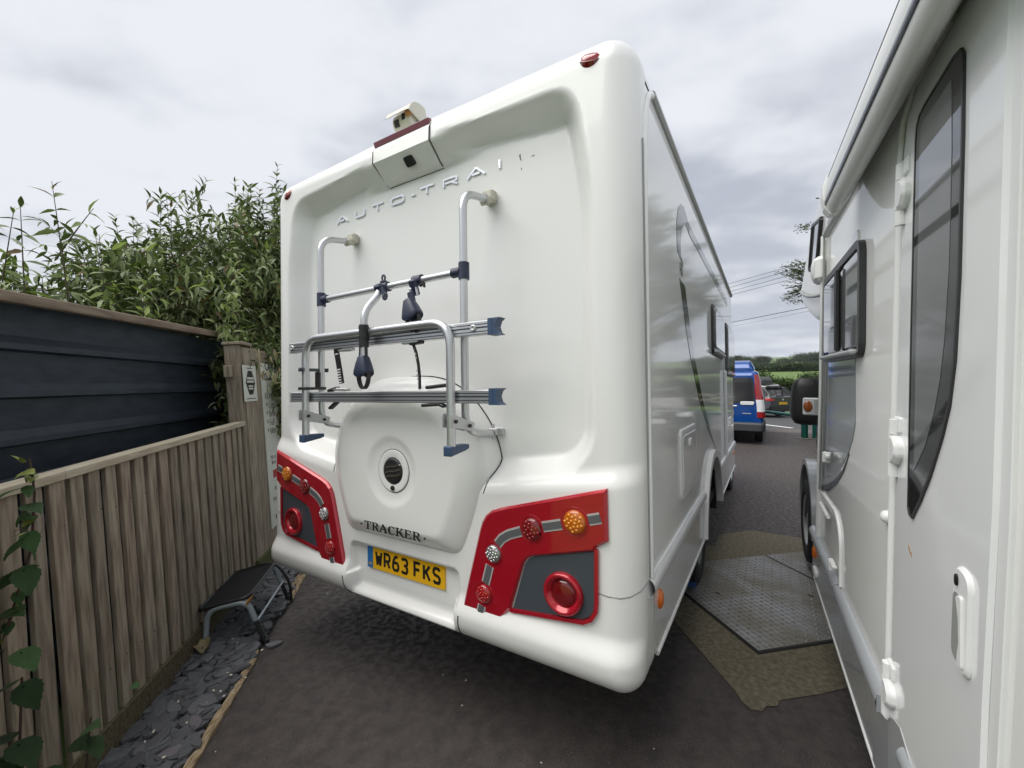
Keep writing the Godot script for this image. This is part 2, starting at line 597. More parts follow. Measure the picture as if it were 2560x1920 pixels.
	t.vertex_color_use_as_albedo = true
	t.backlight_enabled = true
	t.backlight = lin(0.10, 0.15, 0.05)
	t = mat("hedge_mass", Color.WHITE, 0.8)
	t.vertex_color_use_as_albedo = true
	mat("stem", lin(0.085, 0.07, 0.04), 0.8)
	mat("stem_red", lin(0.06, 0.03, 0.025), 0.8)
	mat("bark", lin(0.07, 0.06, 0.05), 0.9)
	for i in 3:
		var c: Array = [[0.034, 0.080, 0.024], [0.052, 0.115, 0.034], [0.022, 0.055, 0.016]][i]
		t = mat("nettle_%d" % i, lin(c[0], c[1], c[2]), 0.5)
		relief(t, bump, 0.2)
		t.uv1_triplanar = true
		t.uv1_scale = Vector3.ONE * 6.0
		t.backlight_enabled = true
		t.backlight = lin(c[0], c[1], c[2])
	t = mat("steel_plate", Color.WHITE, 0.38)
	t.albedo_texture = noise_tex(31, 0.004, [lin(0.17, 0.158, 0.118), lin(0.235, 0.23, 0.212), lin(0.29, 0.292, 0.297)], [0.2, 0.5, 0.8], 512, 7)
	t.uv1_scale = Vector3(1, 1, 1)
	t.metallic = 0.35
	t.roughness = 0.42

# ------------------------------------------------------------------ the motorhome whose back fills the picture
const HW := 1.14
const CAP_R := 0.11

func cap_half_width(y: float) -> float:
	var w := HW
	if y > 2.845 - 0.13:
		var q := minf(y - 2.715, 0.13)
		w -= 0.13 - sqrt(maxf(0.0169 - q * q, 0.0))
	if y < 0.45 + 0.09:
		var q := minf(0.54 - y, 0.09)
		w -= 0.09 - sqrt(maxf(0.0081 - q * q, 0.0))
	return w

func cap_z(x: float, y: float) -> float:
	var ax := absf(x)
	var lip := 1.03 + 0.145 * ax
	var xe := 0.955 - 0.045 * sstep(2.2, 2.65, y)
	var ty := clampf((y - 2.53) / 0.155, 0.0, 1.0)
	xe -= 0.10 * (1.0 - sqrt(1.0 - ty * ty))
	var qx := ax - (xe - 0.16)
	var qy := (lip + 0.06 + 0.16) - y
	var sd := minf(maxf(qx, qy), 0.0) + Vector2(maxf(qx, 0.0), maxf(qy, 0.0)).length() - 0.16
	var m := 1.0 - sstep(-0.065, 0.035, sd)
	var yb := 2.605 + 0.045 * (1.0 - sstep(0.39, 0.8, ax))
	var ye := 2.684 + 0.045 * exp(-ax * ax * 9.0)
	var f := clampf((y - yb) / (ye - yb), 0.0, 1.0)
	m *= 1.0 - lerpf(f, f * f, 0.3)
	var z_up := lerpf(0.0, -0.105, m)
	if y > 2.60 and ax < 0.43:      # swell round the camera housing
		var hz := lerpf(-0.107, -0.078, clampf((y - 2.612) / 0.012, 0.0, 1.0)) if y < 2.624 else lerpf(-0.078, 0.004, clampf((y - 2.624) / 0.066, 0.0, 1.0))
		z_up = lerpf(z_up, maxf(z_up, hz), sstep(0.43, 0.20, ax))
	var t := sstep(lip - 0.012, lip + 0.075, y)
	var z_low := 0.03 + 0.035 * sstep(0.66, 0.57, y)
	var z := lerpf(z_low, z_up, t)
	var rx := absf(x) - 0.36
	var ry := maxf(y - 0.742, 0.485 - y)
	var rd := minf(maxf(rx + 0.03, ry + 0.03), 0.0) + Vector2(maxf(rx + 0.03, 0.0), maxf(ry + 0.03, 0.0)).length() - 0.03
	var soft := 0.05 if y < 0.6 else 0.014
	z = lerpf(-0.004, z, sstep(-soft, 0.004, rd))
	# rounding towards the outline
	var rc := 0.13 if y > 1.6 else 0.09
	var cx := ax - (HW - rc)
	var cy := (y - (2.845 - rc)) if y > 1.6 else ((0.45 + rc) - y)
	var de := -(minf(maxf(cx, cy), 0.0) + Vector2(maxf(cx, 0.0), maxf(cy, 0.0)).length() - rc)
	if de < CAP_R:
		var k := CAP_R - maxf(de, 0.0)
		z -= CAP_R - sqrt(maxf(CAP_R * CAP_R - k * k, 0.0))
	return z

func build_cap(parent: Node3D) -> void:
	var ys := []
	for i in 9:
		ys.append(0.45 + 0.11 * (1.0 - cos(PI * 0.5 * i / 9)))
	var y := 0.56
	while y < 2.729:
		ys.append(y)
		y += 0.0105
	for i in range(9, -1, -1):
		ys.append(2.845 - 0.11 * (1.0 - cos(PI * 0.5 * i / 9)))
	var rows := []
	for iy in ys.size():
		var yy: float = ys[iy]
		var w := cap_half_width(yy)
		var row := PackedVector3Array()
		var xs := []
		for i in 9:
			xs.append(-w + 0.11 * (1.0 - cos(PI * 0.5 * i / 9)))
		for i in 171:
			xs.append(lerpf(-(w - 0.11), w - 0.11, i / 170.0))
		for i in range(8, -1, -1):
			xs.append(w - 0.11 * (1.0 - cos(PI * 0.5 * i / 9)))
		var crown := sstep(2.4, 2.8, yy) * 0.012
		row.append(V(-w, yy, -0.16))
		for xx in xs:
			var lift := crown * maxf(0.0, 1.0 - (xx / 0.95) * (xx / 0.95))
			row.append(V(xx, yy + lift, cap_z(xx, yy)))
		row.append(V(w, yy, -0.16))
		rows.append(row)
	for e in 2:
		var src: PackedVector3Array = rows[0] if e == 0 else rows[rows.size() - 1]
		var row := PackedVector3Array()
		for q in src:
			row.append(V(q.x, q.y, -0.30 if e == 0 else -0.17))
		if e == 0:
			rows.push_front(row)
		else:
			rows.append(row)
	var b := MB.new()
	b.grid(rows)
	put(b, "rear_panel", M.cap_white, parent)

func lens_lamp(parent: Node3D, called: String, x: float, y: float, z: float, r: float, lens: Material, led: Material, spots: int, label := "") -> void:
	var b := MB.new()
	var xf := Transform3D(Basis.IDENTITY, V(x, y, z))
	b.lathe(P2([r * 1.28, -0.004, r * 1.22, 0.004, r * 1.05, -0.003, r * 1.0, -0.006]), xf, 32)
	var o := put(b, called, M.red_paint, parent)
	if label:
		o.set_meta("label", label)
	b = MB.new()
	b.lathe(P2([r, -0.008, r * 0.98, 0.006, r * 0.85, 0.012, r * 0.55, 0.016, 0.0005, 0.018]), xf, 32)
	put(b, "lens", lens, o)
	b = MB.new()
	var k := 0
	for i in spots:
		var a := i * 2.39996
		var d := r * 0.80 * sqrt((i + 0.5) / spots)
		var rr := r * (0.13 if spots > 14 else 0.15)
		var zz := 0.0165 - 0.006 * pow(d / r, 2)
		b.lathe(P2([rr, -0.002, rr * 0.8, 0.0016, rr * 0.4, 0.0028, 0.0003, 0.0032]), xf * Transform3D(Basis.IDENTITY, V(cos(a) * d, sin(a) * d, zz)), 8)
		k += 1
	if k > 0:
		put(b, "led_dot", led, o)

func mir(a: Array, s: float) -> PackedVector2Array:
	var p := P2(a)
	for i in p.size():
		p[i].x *= s
	if s < 0:
		p.reverse()
	return p

func lamp_cluster(parent: Node3D, s: float) -> void:
	var b := MB.new()
	var pl := [0.384, 0.578, 0.43, 0.75, 0.486, 0.95, 0.497, 0.98, 0.515, 1.008, 0.545, 1.033, 0.594, 1.052, 1.034, 1.178, 1.036, 0.995, 0.992, 0.966, 0.986, 0.952, 0.735, 0.884, 0.712, 0.872, 0.694, 0.848, 0.632, 0.656, 0.565, 0.58, 0.48, 0.578]
	b.prism(mir(pl, s), -0.02, 0.047, Transform3D.IDENTITY, 0.009, false)
	var o := put(b, "tail_lamp_cluster", M.red_paint, parent)
	o.set_meta("label", "red moulded tail lamp cluster on the %s side, four round lamps over a dark grey panel" % ("right" if s > 0 else "left"))
	b = MB.new()
	b.prism(mir([0.640, 0.658, 0.935, 0.695, 0.962, 0.712, 0.978, 0.74, 0.982, 0.77, 0.984, 0.949, 0.737, 0.882, 0.716, 0.870, 0.698, 0.846], s), -0.02, 0.036, Transform3D.IDENTITY, 0.002, false)
	put(b, "grey_panel", M.slate_grey_paint, o)
	b = MB.new()
	b.ribbon(mir([0.628, 0.651, 0.937, 0.688, 0.968, 0.706, 0.986, 0.736, 0.990, 0.77, 0.992, 0.958], s), 0.014, -0.01, 0.043)
	put(b, "red_rim", M.red_paint, o)
	var bars := [[0.489, 0.607, 0.497, 0.638], [0.5175, 0.735, 0.539, 0.81], [0.578, 0.905, 0.60, 0.932, 0.632, 0.953, 0.690, 0.976], [0.785, 1.008, 0.862, 1.030], [0.968, 1.062, 1.012, 1.075]]
	for q in bars:
		b = MB.new()
		b.ribbon(mir(q, s), 0.040, 0.045, 0.049)
		var e := put(b, "light_bar", M.bar_edge, o)
		b = MB.new()
		b.ribbon(mir(q, s), 0.026, 0.047, 0.051)
		put(b, "bar_insert", M.bar_grey, e)
	lens_lamp(o, "indicator_lamp", 0.915 * s, 1.046, 0.046, 0.044, M.amber_lens, M.amber_led, 18)
	lens_lamp(o, "brake_lamp", 0.737 * s, 0.992, 0.046, 0.043, M.red_lens_dark, M.red_lens, 16)
	lens_lamp(o, "reversing_lamp", 0.558 * s, 0.863, 0.046, 0.036, M.clear_lens, M.clear_led, 18)
	lens_lamp(o, "tail_lamp", 0.508 * s, 0.690, 0.046, 0.037, M.red_lens, M.red_led, 16)
	b = MB.new()
	var xf := Transform3D(Basis.IDENTITY, V(0.862 * s, 0.773, 0.030))
	b.lathe(P2([0.079, -0.004, 0.078, 0.020, 0.070, 0.026, 0.062, 0.024, 0.050, 0.010, 0.047, 0.004]), xf, 40)
	var fg := put(b, "fog_lamp", M.red_paint, o)
	b = MB.new()
	b.lathe(P2([0.048, 0.002, 0.046, 0.012, 0.030, 0.016, 0.0005, 0.017]), xf, 32)
	put(b, "lens", M.red_lens_dark, fg)

func letters(parent: Node3D) -> void:
	var glyph := {
		"A": [[0.0, 0.0, 0.45, 1.0, 0.55, 1.0, 1.0, 0.0], [0.28, 0.32, 0.72, 0.32]],
		"U": [[0.05, 1.0, 0.05, 0.2, 0.18, 0.04, 0.82, 0.04, 0.95, 0.2, 0.95, 1.0]],
		"T": [[0.0, 0.95, 1.0, 0.95], [0.5, 0.88, 0.5, 0.0]],
		"O": [[0.5, 0.95, 0.2, 0.95, 0.04, 0.78, 0.04, 0.22, 0.2, 0.05, 0.8, 0.05, 0.96, 0.22, 0.96, 0.78, 0.8, 0.95, 0.5, 0.95]],
		"-": [[0.1, 0.45, 0.9, 0.45]],
		"R": [[0.04, 0.0, 0.04, 0.95, 0.8, 0.95, 0.95, 0.82, 0.95, 0.55, 0.8, 0.42, 0.12, 0.42], [0.62, 0.36, 1.0, 0.0]],
		"I": [[0.5, 0.0, 0.5, 1.0]],
	}
	var run := [["A", -0.59, 0.095], ["U", -0.434, 0.085], ["T", -0.286, 0.088], ["O", -0.133, 0.098], ["-", -0.018, 0.036], ["T", 0.077, 0.090], ["R", 0.228, 0.088], ["A", 0.383, 0.10], ["I", 0.514, 0.02]]
	for q in run:
		var b := MB.new()
		var w: float = q[2]
		var k := 0
		for st in glyph[q[0]]:
			var p := P2(st)
			for i in p.size():
				p[i] = Vector2(q[1] - w * 0.5 + p[i].x * w, 2.519 + p[i].y * 0.038)
			b.ribbon(p, 0.0098, -0.108, -0.0975 + 0.0003 * k)
			k += 1
		put(b, "raised_letter", M.chrome, parent)
	for q in [[0.612, 2.550, 0.620, 2.552, 0.621, 2.530, 0.629, 2.522, 0.618, 2.528], [0.672, 2.527, 0.688, 2.529, 0.687, 2.525], [0.622, 2.484, 0.626, 2.492, 0.625, 2.483]]:      # what is left of the last letter
		var b := MB.new()
		b.prism(P2(q), -0.106, -0.103)
		put(b, "torn_letter", M.bar_grey, parent)

func wheel_cover(parent: Node3D) -> void:
	var half := P2([0, 1.60, 0.10, 1.597, 0.20, 1.577, 0.29, 1.535, 0.37, 1.472, 0.44, 1.39, 0.49, 1.29, 0.51, 1.20, 0.502, 1.12, 0.478, 1.03, 0.45, 0.95, 0.42, 0.875, 0.398, 0.825, 0.38, 0.806, 0.355, 0.800, 0.18, 0.800, 0.0, 0.800])
	var full := half.duplicate()
	for i in range(half.size() - 2, 0, -1):
		full.append(Vector2(-half[i].x, half[i].y))
	# even spacing
	var lens := [0.0]
	for i in full.size():
		lens.append(lens[i] + full[i].distance_to(full[(i + 1) % full.size()]))
	var N := 144
	var out := PackedVector2Array()
	var seg := 0
	for i in N:
		var s: float = lens[full.size()] * i / N
		while lens[seg + 1] < s:
			seg += 1
		out.append(full[seg].lerp(full[(seg + 1) % full.size()], (s - lens[seg]) / (lens[seg + 1] - lens[seg])))
	for k in 3:
		var o2 := out.duplicate()
		for i in N:
			o2[i] = out[i] * 0.5 + (out[(i + 1) % N] + out[(i + N - 1) % N]) * 0.25
		out = o2
	var c := Vector2(0, 1.15)
	var rings := []
	for q in [[1.0, -0.12], [1.0, -0.01], [0.992, 0.012], [0.97, 0.028], [0.92, 0.045], [0.86, 0.060], [0.80, 0.073], [0.765, 0.079], [0.73, 0.081], [0.62, 0.082], [0.54, 0.082]]:
		var row := PackedVector3Array()
		for p in out:
			var e: Vector2 = c + (p - c) * q[0]
			row.append(V(e.x, e.y, q[1]))
		rings.append(row)
	for q in [[0.175, 0.082], [0.160, 0.081], [0.148, 0.075], [0.125, 0.070], [0.100, 0.069]]:
		var row := PackedVector3Array()
		for p in out:
			var e: Vector2 = c + (p - c).normalized() * q[0]
			row.append(V(e.x, e.y, q[1]))
		rings.append(row)
	var b := MB.new()
	b.loft(rings, false, true, true)
	var o := put(b, "spare_wheel_cover", M.cap_white, parent)
	var zl: PackedVector3Array = PackedVector3Array()
	b = MB.new()
	var xf := Transform3D(Basis.IDENTITY, V(0.008, 1.152, 0.068))
	b.lathe(P2([0.100, -0.003, 0.100, 0.004, 0.096, 0.007, 0.066, 0.007, 0.063, 0.002]), xf, 48)
	put(b, "centre_boss", M.cap_white, o)
	b = MB.new()
	b.lathe(P2([0.1035, 0.0, 0.1035, 0.0022, 0.1005, 0.0022]), xf, 48)
	put(b, "boss_gap", M.dark_gap, o)
	b = MB.new()
	b.lathe(P2([0.062, -0.002, 0.061, 0.009, 0.05, 0.012, 0.0005, 0.014]), xf, 40)
	put(b, "round_emblem", M.black_plastic, o)
	b = MB.new()
	for i in 3:
		var y0 := -0.030 + 0.022 * i
		b.ribbon(P2([-0.046 + 0.004 * i, y0 - 0.002, -0.02, y0 + 0.006, 0.02, y0 + 0.010, 0.052, y0 + 0.020]), 0.006, 0.008, 0.0155, xf)
	put(b, "emblem_wing", M.chrome, o)
	b = MB.new()
	b.lathe(P2([0.012, 0.0, 0.012, 0.012, 0.008, 0.014, 0.0004, 0.011]), xf * Transform3D(Basis.IDENTITY, V(0.0, -0.080, 0.0)), 16)
	put(b, "key_lock", M.black_plastic, o)
	var tm := text_mesh("TRACKER", "Droid Serif", 400, 0.044, 0.003)
	var t := put_mesh(tm, "model_lettering", M.print_black, o)
	t.position = V(0.0, 0.873, 0.0805)
	t.scale = V(0.375 / maxf(tm.get_aabb().size.x, 0.01), 0.040 / maxf(tm.get_aabb().size.y, 0.01), 1.0)
	for s in [-1.0, 1.0]:
		b = MB.new()
		b.lathe(P2([0.005, 0.0, 0.005, 0.0015, 0.0004, 0.0015]), Transform3D(Basis.IDENTITY, V(s * 0.212, 0.873, 0.0805)), 12)
		put(b, "lettering_dot", M.print_black, o)
	b = MB.new()
	var gap := PackedVector3Array()
	for k in N + 1:
		var i := (k + N / 2) % N
		var e: Vector2 = c + (out[i] - c) * 1.006
		if e.y < 1.09:
			continue
		gap.append(V(e.x, e.y, cap_z(e.x, e.y) - 0.0005))
	b.tube(gap, 0.0028, 6)
	put(b, "cover_gap", M.dark_gap, o)

func number_plate(parent: Node3D) -> void:
	var b := MB.new()
	b.prism(rrect(0, 0.68, 0.52, 0.111, 0.006, 3), -0.008, 0.0045)
	var o := put(b, "number_plate", M.plate_yellow, parent)
	b = MB.new()
	b.prism(P2([-0.2595, 0.625, -0.219, 0.625, -0.219, 0.735, -0.2595, 0.735]), 0.003, 0.0053)
	put(b, "blue_band", M.plate_blue, o)
	var tm := text_mesh("GB", "Droid Sans", 700, 0.018, 0.001)
	var t := put_mesh(tm, "country_letters", M.print_gold, o)
	t.position = V(-0.2395, 0.645, 0.0058)
	t.scale = V(0.022 / tm.get_aabb().size.x, 0.015 / tm.get_aabb().size.y, 1)
	var gl := {
		"W": [[-0.04, 1.0, 0.2, 0.0], [0.2, 0.0, 0.5, 0.72], [0.5, 0.72, 0.8, 0.0], [0.8, 0.0, 1.04, 1.0]],
		"R": [[0.0, 0.0, 0.0, 1.0, 0.75, 1.0, 1.0, 0.85, 1.0, 0.62, 0.75, 0.46, 0.14, 0.46], [0.6, 0.38, 1.0, 0.0]],
		"6": [[0.9, 1.0, 0.45, 1.0, 0.12, 0.72, 0.0, 0.4, 0.0, 0.15, 0.2, 0.0, 0.8, 0.0, 1.0, 0.15, 1.0, 0.4, 0.8, 0.55, 0.2, 0.55]],
		"3": [[0.0, 0.9, 0.2, 1.0, 0.8, 1.0, 1.0, 0.87, 1.0, 0.66, 0.82, 0.53, 0.4, 0.53], [0.82, 0.46, 1.0, 0.34, 1.0, 0.14, 0.8, 0.0, 0.2, 0.0, 0.0, 0.12]],
		"F": [[1.0, 1.0, 0.0, 1.0, 0.0, 0.0], [0.14, 0.52, 0.85, 0.52]],
		"K": [[0.0, 0.0, 0.0, 1.0], [0.98, 1.0, 0.16, 0.44], [0.42, 0.52, 1.0, 0.0]],
		"S": [[1.0, 0.86, 0.8, 1.0, 0.2, 1.0, 0.0, 0.86, 0.0, 0.66, 0.2, 0.54, 0.8, 0.46, 1.0, 0.34, 1.0, 0.14, 0.8, 0.0, 0.2, 0.0, 0.0, 0.14]],
	}
	var x := -0.200
	for ch in ["W", "R", "6", "3", " ", "F", "K", "S"]:
		if ch == " ":
			x += 0.024
			continue
		b = MB.new()
		var k := 0
		for st in gl[ch]:
			var p := P2(st)
			for i in p.size():
				p[i] = Vector2(x + 0.007 + p[i].x * 0.036, 0.6405 + 0.007 + p[i].y * 0.065)
			b.ribbon(p, 0.0135, 0.003, 0.0056 + 0.0002 * k)
			k += 1
		put(b, "plate_character", M.print_black, o)
		x += 0.0605

func side_hatch(parent: Node3D, z: float, y: float, w: float, h: float, x: float) -> void:
	var xf := Transform3D(Basis(V(0, 0, -1), V(0, 1, 0), V(1, 0, 0)), V(x, 0, 0))
	var b := MB.new()
	b.prism(rrect(z, y, w, h, 0.05, 6), -0.01, 0.010, xf, 0.006, false)
	var o := put(b, "service_hatch", M.trim_white, parent)
	b = MB.new()
	b.prism(rrect(z, y, w - 0.07, h - 0.07, 0.035, 6), 0.004, 0.0125, xf, 0.004, false)
	put(b, "hatch_door", M.gloss_white, o)
	b = MB.new()
	b.prism(rrect(z, y + h * 0.25, 0.07, 0.05, 0.02, 4), 0.01, 0.020, xf, 0.004, false)
	put(b, "latch", M.trim_white, o)

func side_window(parent: Node3D, z: float, y: float, w: float, h: float, x: float) -> void:
	var xf := Transform3D(Basis(V(0, 0, -1), V(0, 1, 0), V(1, 0, 0)), V(x, 0, 0))
	var b := MB.new()
	b.prism(rrect(z, y, w, h, 0.06, 6), -0.01, 0.018, xf, 0.008, false)
	var o := put(b, "side_window", M.window_frame, parent)
	b = MB.new()
	b.prism(rrect(z, y + 0.01, w - 0.07, h - 0.09, 0.045, 6), 0.01, 0.034, xf, 0.008, false)
	put(b, "pane", M.pane_grey, o)
	b = MB.new()
	b.tube(P3([x + 0.03, y - h * 0.5 + 0.03, -(z - w * 0.5 + 0.05), x + 0.03, y - h * 0.5 + 0.03, -(z + w * 0.5 - 0.05)]), 0.014, 8)
	put(b, "sill_bar", M.alloy, o)

func motorhome() -> Node3D:
	var bx := V(0.8520, 0.0176, 0.5230).normalized()
	var fw := V(0.5236, -0.0057, -0.8520).normalized()
	var up := (-fw).cross(bx).normalized()
	bx = up.cross(-fw).normalized()
	var o := thing("motorhome", "white motorhome seen from behind with red tail lamps, bike rack and spare wheel cover", "motorhome", Transform3D(Basis(bx, up, -fw), V(-0.515, -0.002, -2.007)))
	build_cap(o)
	# seams of the bumper pieces
	for s in [-1.0, 1.0]:
		var b := MB.new()
		var pts := PackedVector3Array()
		for q in [[0.985, 0.805], [1.03, 0.800], [1.07, 0.800], [1.10, 0.806], [1.125, 0.818], [1.138, 0.832]]:
			pts.append(V(q[0] * s, q[1], cap_z(q[0], q[1]) - 0.0005))
		pts.append(V(1.1405 * s, 0.838, -0.115))
		b.tube(pts, 0.0035, 6)
		put(b, "bumper_seam", M.trim_grey, o)
		b = MB.new()
		pts = PackedVector3Array()
		var y := 0.573
		while y > 0.453:
			pts.append(V(s * lerpf(0.384, 0.374, (0.573 - y) / 0.12), y, cap_z(0.38, y) - 0.0012))
			y -= 0.008
		b.tube(pts, 0.0034, 6)
		put(b, "bumper_seam", M.dark_gap, o)
		lamp_cluster(o, s)
		# marker lamp up in the corner
		b = MB.new()
		var mz := cap_z(0.985, 2.768)
		var tilt := Basis(V(1, 0, 0), -0.75).rotated(V(0, 1, 0), 0.25 * s)
		var xf := Transform3D(tilt, V(0.985 * s, 2.768, mz - 0.014))
		b.lathe(P2([0.052, -0.03, 0.052, -0.006, 0.049, -0.004, 0.046, -0.008]), xf, 28)
		var ml := put(b, "marker_lamp", M.red_lens_dark, o)
		b = MB.new()
		b.lathe(P2([0.047, -0.010, 0.043, 0.004, 0.028, 0.010, 0.0004, 0.012]), xf, 28)
		put(b, "lens", M.red_lens, ml)
	letters(o)
	wheel_cover(o)
	number_plate(o)
	# housing of the high brake light and reversing camera
	var b := MB.new()
	var pr := [[2.805, -0.022], [2.790, -0.004], [2.760, 0.008], [2.700, 0.010], [2.624, -0.073], [2.616, -0.108]]
	var rows := []
	for q in pr:
		var k: float = (2.80 - q[0]) / 0.182
		var hw := lerpf(0.192, 0.186, k)
		var row := PackedVector3Array([V(-hw, q[0], -0.13)])
		for i in 9:
			row.append(V(lerpf(-hw, hw, i / 8.0), q[0], q[1]))
		row.append(V(hw, q[0], -0.13))
		rows.append(row)
	rows.reverse()
	b = MB.new()
	for i in rows.size() - 1:
		for j in 10:
			b.quad(rows[i][j], rows[i][j + 1], rows[i + 1][j + 1], rows[i + 1][j])
	var hs := put(b, "camera_housing", M.cap_white, o)
	b = MB.new()
	b.box(V(0, 2.797, -0.006), V(0.380, 0.030, 0.026), Basis(V(1, 0, 0), 0.3), 0.004)
	put(b, "high_brake_light", M.red_lens_dark, hs)
	b = MB.new()
	b.prism(rounded(P2([-0.027, -0.022, 0.030, -0.022, 0.026, 0.026, -0.030, 0.026]), 0.012, 4), -0.01, 0.006, Transform3D(Basis(V(1, 0, 0), 0.70), V(0.035, 2.660, -0.026)))
	put(b, "camera_lens", M.black_plastic, hs)
	b = MB.new()
	for s in [-1.0, 1.0]:
		b.tube(P3([s * 0.194, 2.795, -0.012, s * 0.1945, 2.76, 0.0075, s * 0.1945, 2.70, 0.0095, s * 0.189, 2.62, -0.092]), 0.0028, 5)
	b.tube(P3([-0.189, 2.617, -0.104, 0.189, 2.617, -0.104]), 0.0028, 5)
	put(b, "housing_gap", M.dark_gap, hs)
	# camera on the roof
	b = MB.new()
	b.box(V(0.0, 2.868, -0.19), V(0.25, 0.025, 0.12), Basis.IDENTITY, 0.008)
	var rcam := put(b, "roof_camera", M.cream_plastic, o)
	for s in [-1.0, 1.0]:
		b = MB.new()
		b.box(V(-0.105 + s * 0.075, 2.915, -0.17), V(0.018, 0.09, 0.045), Basis(V(1, 0, 0), -0.25), 0.004)
		put(b, "camera_bracket", M.cream_plastic, rcam)
	b = MB.new()
	b.lathe(P2([0.0005, -0.066, 0.046, -0.064, 0.05, -0.058, 0.05, 0.058, 0.046, 0.064, 0.0005, 0.066]), Transform3D(Basis(V(0, 1, 0), PI / 2), V(-0.105, 2.965, -0.15)), 24)
	var rb := put(b, "camera_body", M.cream_plastic, rcam)
	b = MB.new()
	b.box(V(-0.135, 2.950, -0.106), V(0.034, 0.036, 0.02), Basis(V(1, 0, 0), 0.3), 0.004)
	b.box(V(-0.085, 2.970, -0.104), V(0.026, 0.036, 0.014), Basis(V(1, 0, 0), 0.1), 0.004)
	put(b, "camera_eye", M.black_plastic, rcam)
	b = MB.new()
	var hood := []
	for q in [[-0.19, 1.0], [-0.02, 1.0]]:
		var row := PackedVector3Array()
		for i in 9:
			var a := lerpf(-0.15, PI * 0.62, i / 8.0)
			row.append(V(q[0] + 0.0, 2.965 + sin(a) * 0.075, -0.16 + cos(a) * 0.085 if i > 0 else -0.05))
		hood.append(row)
	b.grid(hood, false, true)
	for e in [-0.19, -0.02]:
		var pg := PackedVector2Array()
		for i in range(1, 9):
			var a := lerpf(-0.15, PI * 0.62, i / 8.0)
			pg.append(Vector2(2.965 + sin(a) * 0.075, -0.16 + cos(a) * 0.085))
		pg.append(Vector2(2.93, -0.22))
		if e > -0.1:
			b.prism(pg, -0.004, 0.004, Transform3D(Basis(V(0, 1, 0), V(0, 0, 1), V(1, 0, 0)), V(e, 0, 0)))
	put(b, "camera_hood", M.cream_plastic, rcam)
	b = MB.new()
	b.lathe(P2([0.022, 0.0, 0.018, 0.008, 0.0005, 0.010]), Transform3D(Basis(V(0, 1, 0), 0.5), V(-0.045, 2.975, -0.098)), 14)
	put(b, "rust_patch", M.rust_stain, rcam)

	# flanks: local x is the way forward
	for s in [-1.0, 1.0]:
		var xf := Transform3D(Basis(V(0, 0, -1), V(0, 1, 0), V(1, 0, 0)), V(HW - 0.004, 0, 0))
		if s < 0:
			xf = Transform3D(Basis(V(0, 0, -1), V(0, 1, 0), V(-1, 0, 0)), V(-HW + 0.004, 0, 0))
		var p := PackedVector2Array()
		p.append(Vector2(0.13, 2.70)); p.append(Vector2(0.13, 0.80))
		p.append(Vector2(1.60, 0.80))
		p.append_array(arc(Vector2(2.15, 0.44), 0.56, 139, 41, 20))
		p.append(Vector2(2.70, 0.80))
		p.append(Vector2(4.66, 0.80)); p.append(Vector2(4.66, 2.70))
		b = MB.new()
		b.prism(p, -0.03, 0.0, xf)
		var sd := put(b, "side_panel", M.gloss_white, o)
		b = MB.new()
		p = PackedVector2Array()
		p.append(Vector2(0.17, 0.80)); p.append(Vector2(0.17, 0.535)); p.append(Vector2(0.22, 0.515)); p.append(Vector2(1.58, 0.515))
		p.append_array(arc(Vector2(2.15, 0.44), 0.56, 168, 143, 8))
		b.prism(p, -0.03, 0.006, xf)
		p = PackedVector2Array()
		p.append(Vector2(4.66, 0.80)); p.append(Vector2(4.66, 0.515)); p.append(Vector2(2.72, 0.515))
		p.append_array(arc(Vector2(2.15, 0.44), 0.56, 12, 37, 8))
		b.prism(p, -0.03, 0.006, xf)
		var sk := put(b, "side_skirt", M.skirt_pearl, o)
		b = MB.new()
		b.tube(P3([HW * s, 0.515, -0.2, HW * s, 0.515, -1.58]), 0.010, 8)
		put(b, "skirt_edge", M.trim_white, sk)
		b = MB.new()
		b.tube(P3([HW * s, 0.515, -2.72, HW * s, 0.515, -4.66]), 0.010, 8)
		put(b, "skirt_edge", M.trim_white, sk)
		b = MB.new()
		var arch := arc(Vector2(2.15, 0.44), 0.57, 172, 8, 28)
		b.ribbon(arch, 0.055, -0.02, 0.030, xf)
		put(b, "wheel_arch", M.trim_white, o)
		# waist moulding
		for q in [[0.095, 1.60], [2.70, 4.64]]:
			b = MB.new()
			var rr := []
			for e in q:
				var row := PackedVector3Array()
				for i in 9:
					var a := lerpf(-PI * 0.5, PI * 0.5, i / 8.0)
					row.append(V(s * (HW - 0.004 + cos(a) * 0.026), 0.80 + sin(a) * 0.036, -e))
				rr.append(row)
			b.grid(rr, false, s < 0)
			put(b, "waist_moulding", M.skirt_pearl, o)
		# trim round the edge of the rear panel
		var tp := bend(P3([HW * s, 0.835, -0.118, HW * s, 2.44, -0.118, HW * s, 2.715, -0.20, HW * s, 2.715, -0.7]), 0.13, 8)
		b = MB.new()
		b.tube(tp, 0.013, 8)
		put(b, "corner_trim", M.trim_white, o)
		b = MB.new()
		b.tube(P3([(HW + 0.002) * s, 0.84, -0.102, (HW + 0.002) * s, 2.45, -0.102]), 0.0035, 5)
		put(b, "corner_gap", M.trim_grey, o)
		b = MB.new()
		b.box(V((HW + 0.001) * s, 2.712, -2.45), V(0.026, 0.032, 4.38), Basis.IDENTITY, 0.008)
		put(b, "gutter", M.trim_grey, o)
		# side marker
		b = MB.new()
		b.lathe(P2([0.040, -0.004, 0.037, 0.010, 0.022, 0.017, 0.0005, 0.019]), Transform3D(Basis(V(0, 0, -0.75), V(0, 1, 0), V(s, 0, 0)), V(HW * s, 0.703, -0.245)), 24)
		put(b, "side_marker", M.orange_lens, o)
		b = MB.new()
